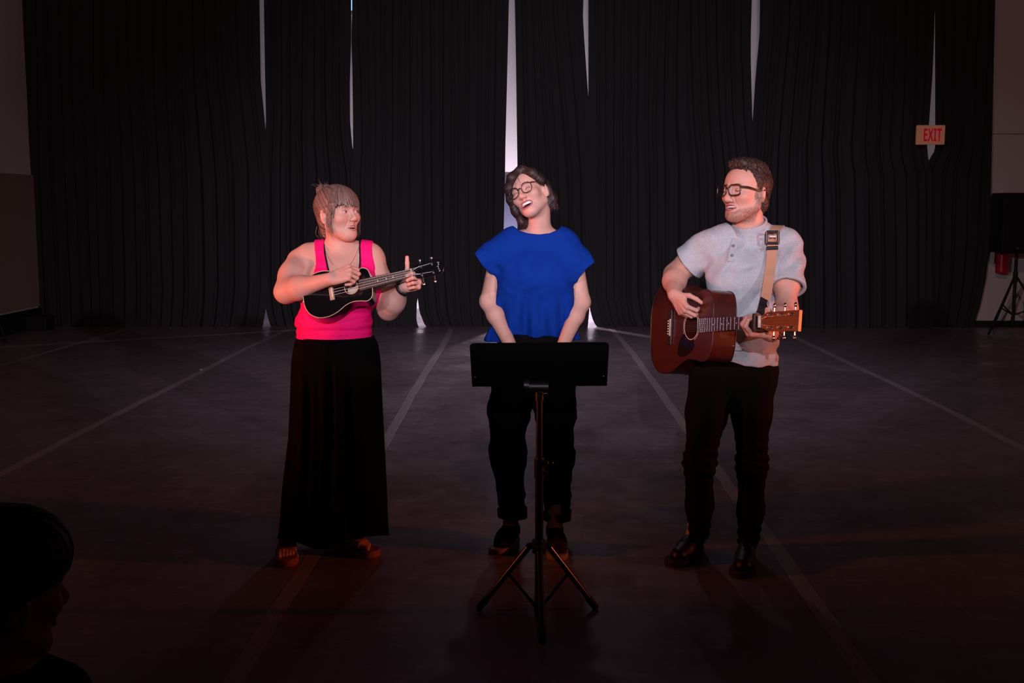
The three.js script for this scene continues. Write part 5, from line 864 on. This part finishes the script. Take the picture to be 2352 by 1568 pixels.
  const cutT = [P(1606, 1238, 0)[1], P(1718, 1250, 0)[1]], midX = (k1[0] + k2[0]) / 2;
  const trs = (x, y, z) => { let d = smin(Math.min(tl(x, y, z), tr(x, y, z)), seat(x, y, z), 0.05) + creaseT(x, y, z); return Math.max(d, (x < midX ? cutT[0] : cutT[1]) - y, y - P(1700, 808, 0)[1]); };
  mesh('trousers', meshField(trs, [P(1550, 900, 0)[0], cutT[1] - 0.02, MAN_Z - 0.2], [P(1815, 900, 0)[0], P(1700, 806, 0)[1], MAN_Z + 0.2], 0.006), cloth([0.005, 0.0045, 0.0045], { roughness: 0.95, specularIntensity: 0.12 }), who, 'slim black trousers');
  // ---- hair
  const az = azimuth([0.01, 0.10, -0.06], [0, -0.55, 1]);
  const grown = ell([0, 0.030, -0.020], [0.0815, 0.095, 0.103]), quiff = uni(0.02, ell([0.004, 0.103, 0.025], [0.056, 0.026, 0.052]), ell([0.0, 0.098, -0.03], [0.062, 0.030, 0.055]), ell([0, 0.104, 0.055], [0.042, 0.016, 0.022])), skullIn = ell([0, 0.026, -0.016], [0.071, 0.082, 0.091]);
  const burn = uni(0.006, ...[-1, 1].map(s => cap([s * 0.0705, 0.03, 0.010], [s * 0.0685, -0.028, 0.009], 0.009, 0.006)));
  const hf = (x, y, z) => {
    const A = az(x, y, z), ax = Math.abs(x), spike = 0.004 * noise(x * 130, y * 60, z * 130) + 0.0025 * noise(x * 260, y * 160, z * 260);
    const zl = y > 0.075 ? 0.060 + (y - 0.075) * 0.3 : y > 0.035 ? mix(0.028, 0.060, sstep(0.035, 0.078, y)) : y > 0.0 ? mix(0.016, 0.028, y / 0.035) : mix(-0.034, 0.004, sstep(-0.03, 0.0, y));
    let d = smax(grown(x, y, z) + (y < 0.04 ? 0.004 * sstep(0.04, 0.0, y) : 0), z - zl, 0.008); d = smin(d, smax(quiff(x, y, z), z - 0.076, 0.006) , 0.016);
    d = smin(d, smax(ell_back(x, y, z), -0.085 - y, 0.01), 0.012); 
    return Math.max(d + spike * (y > 0.07 ? 0.8 : 0.35) + 0.0012 * streak(A, 60, 5), -skullIn(x, y, z));
  };
  function ell_back(x, y, z) { return backF(x, y, z); }
  const backF = ell([0, -0.035, -0.055], [0.064, 0.06, 0.046]);
  const hp = (x, y, z) => { const l = F.loc(x, y, z), v = clamp(0.45 + 0.9 * noise(l[0] * 330, l[1] * 140, l[2] * 330), 0, 1), g = clamp(noise(l[0] * 420, l[1] * 260, l[2] * 420) - 0.35, 0, 1) * (l[1] < 0.05 ? 0.10 : 0.03); return [mix(0.012, 0.045, v) + g, mix(0.007, 0.027, v) + g, mix(0.006, 0.021, v) + g]; };
  const hair = mesh('hair', meshField(F.place(hf, 0.18), ...around(F.O, 0.165), 0.0025, hp), hairMat(0.5), who, 'short dark brown hair with grey at the sides');
  const fly = []; for (let i = 0; i < 420; i++) { const a = rr(0, 6.283), r = Math.sqrt(rr(0, 1)), x = 0.055 * r * Math.cos(a), z = -0.01 + 0.075 * r * Math.sin(a), y = 0.128 - 2.4 * (x * x) * 3.5 - 2.2 * (z + 0.005) ** 2; fly.push([[x, y - 0.012, z], [x * 1.04 + 0.003, y + 0.002, z + 0.004], [x * 1.1 + rr(-0.006, 0.01), y + rr(0.004, 0.012), z + rr(0.0, 0.012)]].map(F.to)); }
  mesh('loose_strands', strands(fly, 0.0007), std({ color: lin(0.022, 0.013, 0.010), roughness: 0.5 }), hair);
  makeGlasses(who, F, { r: [0.0265, 0.0205], square: 0.55, cx: 0.0335, cy: -0.003, z: 0.104, thick: 0.0027, arm: 1.25, color: [0.010, 0.007, 0.006], label: 'square black-rimmed glasses' });
  { const d = V(...sub(wL, eL)).normalize(), q = new THREE.Quaternion().setFromUnitVectors(V(0, 0, 1), d), c = lerp3(eL, wL, 0.90); const bl = []; for (let i = 0; i < 18; i++) { const a = i / 18 * 6.2832; const p = V(0.036 * Math.cos(a), 0.036 * Math.sin(a), 0).applyQuaternion(q); bl.push(new THREE.SphereGeometry(0.0058, 10, 8).translate(c[0] + p.x, c[1] + p.y, c[2] + p.z)); } mesh('bead_bracelet', bl, std({ color: lin(0.25, 0.13, 0.09), roughness: 0.25 }), who, 'bead bracelet'); }
}
// ------------------------------------------------------------------ acoustic guitar
{
  const o = at(1588, 749, MAN_Z + 0.115), t = thing('acoustic_guitar', 'dark red-brown acoustic guitar slung from a beige strap', 'guitar');
  const A = [0.385, 0.135, 0.915], Nn = [-0.915, 0.10, 0.385], Mx = frame(o, A, Nn); t.applyMatrix4(Mx);
  const inv = Mx.clone().invert(), L = (p) => V(...p).applyMatrix4(inv);
  const mahog = phys({ color: lin(0.075, 0.011, 0.007), roughness: 0.36, map: grain, clearcoat: 0.35, clearcoatRoughness: 0.2 }), dark = std({ color: lin(0.02, 0.010, 0.008), roughness: 0.4 }), chrome = std({ color: lin(0.8, 0.78, 0.75), roughness: 0.2, metalness: 1 }), bone = std({ color: lin(0.75, 0.68, 0.55), roughness: 0.4 });
  const half = [[-0.342, 0], [-0.340, 0.07], [-0.318, 0.140], [-0.270, 0.184], [-0.205, 0.197], [-0.135, 0.183], [-0.065, 0.150], [-0.01, 0.136], [0.045, 0.139], [0.098, 0.146], [0.140, 0.132], [0.160, 0.090], [0.165, 0.035], [0.165, 0]];
  const pts = outline(half), D = 0.108, hole = 0.051;
  const b = mesh('body', [ext(shapeOf(pts, [0, hole]), D - 0.006).translate(0, 0, -D + 0.003), ext(shapeOf(pts), 0.003).translate(0, 0, -D)], mahog, t);
  mesh('soundboard', ext(shapeOf(pts, [0, hole]), 0.003).translate(0, 0, -0.003), mahog, b);
  mesh('binding', tube(pts.map(p => V(p.x, p.y, -0.0005)), 0.0022, 260, 6, true), dark, b); mesh('binding', tube(pts.map(p => V(p.x, p.y, -D)), 0.0022, 260, 6, true), dark, b);
  mesh('rosette', [new THREE.TorusGeometry(hole + 0.004, 0.0016, 6, 60).scale(1, 1, 0.4), new THREE.TorusGeometry(hole + 0.012, 0.001, 6, 60).scale(1, 1, 0.4)], bone, b);
  { const s = new THREE.Shape(); s.moveTo(0.02, -0.052); s.bezierCurveTo(0.0, -0.07, -0.03, -0.06, -0.05, -0.03); s.bezierCurveTo(-0.075, -0.03, -0.105, -0.07, -0.10, -0.115); s.bezierCurveTo(-0.08, -0.135, -0.02, -0.125, 0.005, -0.105); s.bezierCurveTo(0.03, -0.095, 0.04, -0.065, 0.02, -0.052); mesh('pickguard', ext(s, 0.0015).translate(0, 0, 0.0002), phys({ color: lin(0.012, 0.006, 0.005), roughness: 0.2, clearcoat: 0.5 }), t, 'dark pickguard'); }
  const br = mesh('bridge', rbox(-0.185, -0.150, -0.075, 0.075, 0, 0.009, 0.003), dark, t, 'dark bridge'); mesh('saddle', box(-0.158, -0.1545, -0.036, 0.036, 0.008, 0.013), bone, br);
  for (let i = 0; i < 6; i++) mesh('bridge_pin', new THREE.SphereGeometry(0.0032, 8, 6).translate(-0.172, (i - 2.5) * 0.011, 0.0105), bone, br);
  const n0 = 0.488, S = n0 + 0.156, W = (x) => mix(0.0285, 0.0215, (x - 0.055) / (n0 - 0.055));
  mesh('neck', [ext(new THREE.Shape([[0.14, -0.027], [n0, -0.0215], [n0, 0.0215], [0.14, 0.027]].map(p => new THREE.Vector2(...p))), 0.012, { bevelEnabled: true, bevelSize: 0.0, bevelThickness: 0.009, bevelSegments: 2 }).translate(0, 0, -0.015), rbox(0.155, 0.2, -0.022, 0.022, -0.09, -0.005, 0.008)], mahog, t);
  const fb = mesh('fretboard', ext(new THREE.Shape([[0.052, -W(0.052)], [n0, -0.0215], [n0, 0.0215], [0.052, W(0.052)]].map(p => new THREE.Vector2(...p))), 0.006).translate(0, 0, 0.0005), std({ color: lin(0.045, 0.016, 0.012), roughness: 0.45, map: grain }), t, 'dark fretboard');
  for (let k = 1; k <= 20; k++) { const x = n0 - fretPos(S, k); if (x < 0.055) break; mesh('fret', box(x - 0.0012, x + 0.0012, -W(x), W(x), 0.0064, 0.0080), chrome, fb); }
  for (const k of [3, 5, 7, 9, 12]) { const x = n0 - (fretPos(S, k) + fretPos(S, k - 1)) / 2; mesh('position_dot', new THREE.CylinderGeometry(0.003, 0.003, 0.001, 12).rotateX(Math.PI / 2).translate(x, 0, 0.0067), bone, fb); }
  mesh('nut', box(n0, n0 + 0.005, -0.0215, 0.0215, 0, 0.0105), bone, t);
  const cp = mesh('capo', [rbox(n0 - 0.024, n0 - 0.008, -0.031, 0.031, 0.0095, 0.021, 0.004), rbox(n0 - 0.024, n0 - 0.008, -0.036, -0.027, -0.035, 0.019, 0.003), rbox(n0 - 0.028, n0 - 0.004, -0.036, 0.028, -0.045, -0.030, 0.005)], std({ color: lin(0.01, 0.009, 0.009), roughness: 0.45 }), t, 'black capo clamped on the neck');
  const hs = new THREE.Shape([[n0 + 0.005, -0.022], [n0 + 0.03, -0.034], [n0 + 0.178, -0.037], [n0 + 0.182, 0.037], [n0 + 0.03, 0.034], [n0 + 0.005, 0.022]].map(p => new THREE.Vector2(...p)));
  const hd = mesh('headstock', ext(hs, 0.014, { bevelEnabled: true, bevelSize: 0.0012, bevelThickness: 0.0012, bevelSegments: 1 }).rotateY(0.22).translate(0.012, 0, 0.092).translate(0, 0, 0), phys({ color: lin(0.11, 0.02, 0.012), roughness: 0.3, map: grain, clearcoat: 0.6 }), t);
  const hz = (x) => 0.014 + 0.0 - Math.tan(0.22) * (x - 0.0) + 0.0; // front face depth along the tilted headstock
  const face = (x) => { const u = (x) * Math.cos(0.22); return 0.092 + 0.0152 - Math.sin(0.22) * x; };
  const pegs = []; for (let i = 0; i < 3; i++) for (const s of [-1, 1]) pegs.push([0.045 + i * 0.050, s]);
  pegs.forEach(([x, s], i) => {
    const X = (n0 + x) * Math.cos(0.22) + 0.012 + 0.0033, Z = face(n0 + x);
    const p = mesh('tuning_machine', [rod([X, s * 0.024, Z], [X + 0.003, s * 0.024, Z + 0.014], 0.0034), new THREE.CylinderGeometry(0.006, 0.006, 0.002, 14).rotateX(Math.PI / 2).translate(X, s * 0.024, Z + 0.001), rod([X - 0.004, s * 0.03, Z - 0.021], [X - 0.004, s * 0.055, Z - 0.021], 0.003)], chrome, t);
    mesh('tuner_button', new THREE.SphereGeometry(0.0095, 12, 8).scale(0.85, 1, 0.5).translate(X - 0.004, s * 0.060, Z - 0.021), chrome, p);
    const y = [-0.0025, 0.0025, -0.0085, 0.0085, -0.0145, 0.0145][i] * 1.1;
    mesh('string', [rod([-0.156, y * 1.5, 0.0128], [n0 + 0.002, y, 0.0112], 0.00055, 0.00055, 5), rod([n0 + 0.002, y, 0.0112], [X, s * 0.021, Z + 0.006], 0.00055, 0.00055, 5)], chrome, t);
  });
  // strap: over the left shoulder, ends tied at the headstock and on the tail pin
  const P = (px, py, dz) => at(px, py, MAN_Z + dz);
  const ribbon = (pts, w, th) => { // pts: [point, normal]
    const cv = new THREE.CatmullRomCurve3(pts.map(p => V(...p[0]))), nv = new THREE.CatmullRomCurve3(pts.map(p => V(...p[1]))), n = 70, Q = [], U = [], I = [];
    for (let i = 0; i <= n; i++) { const u = i / n, c = cv.getPoint(u), T = cv.getTangent(u), N = nv.getPoint(u); N.addScaledVector(T, -N.dot(T)).normalize(); const B = new THREE.Vector3().crossVectors(T, N); for (const [a, e] of [[-1, 0], [-1, 1], [1, 1], [1, 0]]) { const q = c.clone().addScaledVector(B, a * w / 2).addScaledVector(N, e * th).applyMatrix4(inv); Q.push(q.x, q.y, q.z); U.push(a * w / 2, u); } }
    for (let i = 0; i < n; i++) for (let k = 0; k < 4; k++) { const a = i * 4 + k, b2 = i * 4 + (k + 1) % 4; I.push(a, a + 4, b2, b2, a + 4, b2 + 4); }
    const g = new THREE.BufferGeometry(); g.setAttribute('position', new THREE.Float32BufferAttribute(Q, 3)); g.setAttribute('uv', new THREE.Float32BufferAttribute(U, 2)); g.setIndex(I); const h = g.toNonIndexed(); h.computeVertexNormals(); return h;
  };
  const beige = cloth([0.42, 0.24, 0.15], { roughness: 0.85 }), fwd = [0, 0.1, 1];
  const st = mesh('strap', ribbon([[P(1600, 760, -0.22), [0, 0, -1]], [P(1680, 640, -0.17), [0, 0, -1]], [P(1755, 540, -0.13), [0, 0.6, -0.9]], [P(1790, 519, -0.05), [0, 1, 0]], [P(1781, 528, 0.03), [0, 0.85, 0.6]], [P(1775, 556, 0.082), [0, 0.25, 1]], [P(1771, 600, 0.115), fwd], [P(1764, 650, 0.17), fwd], [P(1757, 692, 0.235), fwd]], 0.042, 0.003), beige, t, 'beige woven strap');
  mesh('strap_end', ribbon([[P(1757, 688, 0.232), fwd], [P(1752, 705, 0.27), fwd], [P(1748, 722, 0.33), fwd]], 0.040, 0.004), std({ color: lin(0.008, 0.008, 0.009), roughness: 0.5 }), st, 'black leather strap end');
  { const c = P(1773, 545, 0.088), k = (p) => [c[0] + p[0], c[1] + p[1], c[2] + p[2] + 0.008], bk = std({ color: lin(0.008, 0.008, 0.009), roughness: 0.35 }), w = 0.0245, h = 0.023, fr = []; for (const [a, b2] of [[[-w, h], [w, h]], [[w, h], [w, -h]], [[w, -h], [-w, -h]], [[-w, -h], [-w, h]]]) fr.push(rod(k([a[0], a[1], -0.10 * a[1]]), k([b2[0], b2[1], -0.10 * b2[1]]), 0.0055)); fr.push(rod(k([-w, -0.044, 0.008]), k([w * 0.9, -0.042, 0.008]), 0.0075)); mesh('strap_buckle', merge(fr).applyMatrix4(inv), bk, st, 'black strap buckle'); mesh('buckle_bar', rod(k([-w * 0.55, 0.004, 0.004]), k([w * 0.55, 0.004, 0.004]), 0.0055).applyMatrix4(inv), std({ color: lin(0.85, 0.8, 0.8), roughness: 0.3, metalness: 0.6 }), st, 'pale metal buckle bar'); }
  { const tw = []; for (let i = 0; i < 7; i++) { const a = P(1764 + i * 0.8, 690, 0.30), b2 = P(1762 + i * 2.2, 716 - (i % 3) * 3, 0.34); tw.push(tube([L(a), L([(a[0] + b2[0]) / 2 + 0.012 * Math.sin(i * 2), (a[1] + b2[1]) / 2 + 0.006, (a[2] + b2[2]) / 2 + 0.01]), L(b2)], 0.0009, 12, 4)); } mesh('strap_ties', tw, std({ color: lin(0.65, 0.6, 0.62), roughness: 0.6 }), st, 'pale tie strings at the headstock'); }
  { const a = at(1655, 775, MAN_Z + 0.2), b2 = at(1680, 792, MAN_Z + 0.24), c = at(1712, 800, MAN_Z + 0.2); mesh('cable', tube([L(a), L(b2), L(c)], 0.0016, 20, 5), std({ color: lin(0.3, 0.2, 0.17), roughness: 0.5 }), t); }
}
// ------------------------------------------------------------------ music stand
{
  const c = floorAt(1238, 1424); c[2] = -3.95; c[0] = at(1238, 1300, -3.95)[0];
  const t = thing('music_stand', 'black folding music stand with a solid desk in the middle of the stage', 'music stand', null, c);
  const pole = std({ color: lin(0.13, 0.115, 0.11), roughness: 0.24, metalness: 1 }), desk = phys({ color: lin(0.002, 0.002, 0.0022), roughness: 0.85, specularIntensity: 0.15 }), plastic = std({ color: lin(0.008, 0.008, 0.009), roughness: 0.4 });
  const Y = (py) => at(1238, py, c[2])[1], yt = Y(780), yb = Y(888), yk = Y(880);
  // desk: leans towards the camera at the top
  const dk = new THREE.Group(); dk.name = 'desk'; t.add(dk);
  const tl = Math.atan2(0.12, yt - yb), Ld = Math.hypot(yt - yb, 0.12);
  dk.position.set(0, yb, -0.035); dk.rotation.x = tl; dk.rotation.z = 0.012;
  const sh = new THREE.Shape(); const w = 0.249, r = 0.02; sh.moveTo(-w, 0); sh.lineTo(w, 0); sh.lineTo(w, Ld - r); sh.quadraticCurveTo(w, Ld, w - r, Ld); sh.lineTo(-w + r, Ld); sh.quadraticCurveTo(-w, Ld, -w, Ld - r); sh.lineTo(-w, 0);
  mesh('desk_plate', ext(sh, 0.0025, { bevelEnabled: true, bevelSize: 0.0008, bevelThickness: 0.0008, bevelSegments: 1 }), desk, dk);
  mesh('desk_ledge', rbox(-w, w, -0.003, 0.002, -0.055, 0.003, 0.001), desk, dk);
  for (const [x, y] of [[-0.052, Ld * 0.62], [0.058, Ld * 0.62], [0.058, Ld * 0.25], [-0.235, Ld * 0.22], [0.235, Ld * 0.22]]) mesh('rivet', new THREE.SphereGeometry(0.0042, 10, 6).scale(1, 1, 0.5).translate(x, y, 0.0035), std({ color: lin(0.25, 0.24, 0.24), roughness: 0.35, metalness: 1 }), dk);
  for (const x of [-0.058, 0.064]) mesh('hinge_plate', rbox(x - 0.022, x + 0.022, Ld * 0.12, Ld * 0.72, 0.003, 0.006, 0.001), desk, dk);
  // pole
  mesh('tilt_joint', [new THREE.CylinderGeometry(0.022, 0.022, 0.075, 20).rotateZ(Math.PI / 2).translate(-0.005, yk - 0.012, 0.0), rod([0, yk - 0.02, 0], [0, Y(915), 0], 0.013), new THREE.CylinderGeometry(0.026, 0.026, 0.018, 18).rotateZ(Math.PI / 2).translate(-0.048, yk - 0.008, 0)], plastic, t);
  mesh('upper_tube', rod([0, Y(1060), 0], [0, yk - 0.02, 0], 0.0125, 0.0125, 24), pole, t);
  mesh('upper_collar', [rod([0, Y(920), 0], [0, Y(893), 0], 0.0165, 0.0165, 20), rod([0.012, Y(905), 0], [0.03, Y(903), 0.004], 0.009)], pole, t);
  mesh('height_clamp', [rod([0, Y(1098), 0], [0, Y(1052), 0], 0.019, 0.019, 24), rod([0.01, Y(1064), 0.0], [0.04, Y(1062), 0.012], 0.010), rod([0.01, Y(1084), 0], [0.03, Y(1084), 0.008], 0.007)], pole, t);
  mesh('clamp_knob', new THREE.SphereGeometry(0.013, 12, 8).scale(1, 0.9, 0.7).translate(0.042, Y(1061), 0.014), plastic, t);
  mesh('lower_tube', rod([0, Y(1412), 0], [0, Y(1060), 0], 0.0155, 0.0155, 24), pole, t);
  mesh('leg_hub', [rod([0, Y(1268), 0], [0, Y(1240), 0], 0.026, 0.026, 20)], plastic, t);
  const legEnd = (px, py) => { const p = floorAt(px, py); return [p[0] - c[0], 0.012, p[2] - c[2]]; };
  for (const [px, py] of [[1101, 1402], [1367, 1400], [1246, 1477]]) {
    const e = legEnd(px, py), h = Math.hypot(e[0], e[2]), u = [e[0] / h, e[2] / h], top = [u[0] * 0.04, Y(1258), u[1] * 0.04], m = lerp3(top, e, 0.42);
    const l = mesh('leg', [rod(top, e, 0.0115, 0.0115, 16), rod([u[0] * 0.015, Y(1252), u[1] * 0.015], [u[0] * 0.045, Y(1256), u[1] * 0.045], 0.012)], pole, t);
    const d = V(...sub(e, top)).normalize(), f0 = [e[0] - d.x * 0.045, e[1] - d.y * 0.045, e[2] - d.z * 0.045]; mesh('rubber_foot', [rod(f0, e, 0.0145, 0.0135, 16), new THREE.SphereGeometry(0.0135, 12, 8).translate(...e)], plastic, l);
    mesh('brace', rod(m, [u[0] * 0.012, 0.035, u[1] * 0.012], 0.006, 0.006, 8), pole, t);
  }
  mesh('brace_collar', rod([0, 0.015, 0], [0, 0.055, 0], 0.02, 0.02, 18), plastic, t);
}
// ------------------------------------------------------------------ listener at the lower left
{
  const Z = -1.5, P = (px, py, dz) => at(px, py, Z + dz);
  const who = thing('person', 'dark-haired listener seen from behind at the lower left corner', 'person');
  const H = makeHead({ open: false, mouthH: 0.004, eyes: 'closed', cheek: 1.0, skin: [0.5, 0.27, 0.2] }), F = headFrame(P(0, 1350, 0), 142, 6, 4, 0.93), head = F.place(H.f);
  const torso = uni(0.04, cap(P(-190, 1690, -0.02), P(95, 1640, -0.03), 0.062), cap(P(-20, 1560, 0), P(90, 1625, -0.02), 0.045, 0.055), cap(P(-20, 1560, 0), P(-170, 1660, 0), 0.045, 0.055), cap(P(-45, 1720, -0.02), P(-45, 2300, -0.05), 0.13, 0.15), cap(P(-140, 1900, 0), P(60, 1880, -0.02), 0.09)), neck = cap(F.to([0, -0.075, -0.035]), P(-15, 1590, 0), 0.046, 0.050);
  const lap = uni(0.04, cap(P(-120, 2250, 0), shift(P(-120, 2250, 0), -0.02, 0.02, -0.42), 0.085, 0.06), cap(P(40, 2250, 0), shift(P(40, 2250, 0), 0.02, 0.02, -0.42), 0.085, 0.06));
  const trunk = uni(0.02, torso, neck), body = compose(trunk, [head, 0.016]);
  const b0 = P(-260, 1600, 0)[0], b1 = P(230, 1600, 0)[0];
  mesh('body', bodyGeometry(body, [b0, P(0, 2150, 0)[1], Z - 0.25], [b1, P(0, 1120, 0)[1], Z + 0.25], 0.008, [[...around(F.O, 0.135), 0.0026]], (x, y, z) => { const l = F.loc(x, y, z); return l[1] > -0.13 ? H.paint(...l) : [0.5, 0.27, 0.2]; }), skinMat, who);
  const cutY = (x, y, z) => y - P(0, 1530, 0)[1] + 0.9 * Math.max(0, 0.052 - Math.hypot(x - P(-15, 1560, 0)[0], z - Z)) * 1.0;
  mesh('shirt', meshField((x, y, z) => smax(torso(x, y, z) - 0.012 + 0.004 * noise(x * 20, y * 20, z * 20), cutY(x, y, z), 0.006), [b0 - 0.02, P(0, 2160, 0)[1], Z - 0.28], [b1 + 0.02, P(0, 1500, 0)[1], Z + 0.28], 0.007), cloth([0.010, 0.010, 0.013], { sheen: 0 }), who, 'dark shirt');
  const col = cap(F.to([0, -0.125, -0.03]), P(-15, 1575, 0), 0.052, 0.060);
  mesh('collar', meshField((x, y, z) => Math.max(Math.abs(col(x, y, z)) - 0.004, y - P(0, 1528, 0)[1], P(0, 1580, 0)[1] - y), [b0, P(0, 1600, 0)[1], Z - 0.15], [b1, P(0, 1500, 0)[1], Z + 0.15], 0.004), cloth([0.012, 0.012, 0.015], { sheen: 0 }), who);
  const grown = uni(0.03, ell([0, 0.032, -0.020], [0.090, 0.100, 0.110]), ell([0, -0.030, -0.058], [0.070, 0.068, 0.050]), ell([0, 0.06, 0.03], [0.078, 0.06, 0.07])), skullIn = ell([0, 0.026, -0.016], [0.071, 0.082, 0.091]), az = azimuth([0, 0.12, -0.04], [0, -1, 0]);
  const hf = (x, y, z) => { const zl = y > 0.03 ? 0.12 : mix(-0.022, 0.12, sstep(-0.015, 0.045, y)); const A = az(x, y, z); return Math.max(smax(grown(x, y, z) + 0.002 * streak(A, 30, 3), z - zl, 0.008), -skullIn(x, y, z)); };
  mesh('hair', meshField(F.place(hf, 0.18), ...around(F.O, 0.15), 0.003, () => [0.010, 0.007, 0.006]), hairMat(0.55), who, 'short black hair');
  // the stool under the listener
  const py = P(0, 2150, 0)[1], s = thing('stool', 'black stool under the listener at the lower left', 'stool', null, [P(-45, 2150, 0)[0], 0, Z - 0.04]);
  mesh('seat', new THREE.CylinderGeometry(0.17, 0.16, 0.05, 28).translate(0, py - 0.03, 0), M.black, s);
  for (let i = 0; i < 4; i++) { const a = i * Math.PI / 2 + 0.7; mesh('leg', rod([0.11 * Math.cos(a), py - 0.05, 0.11 * Math.sin(a)], [0.16 * Math.cos(a), 0.0, 0.16 * Math.sin(a)], 0.014), M.black, s); }
}

shadows(scene);
renderer.render(scene, camera);
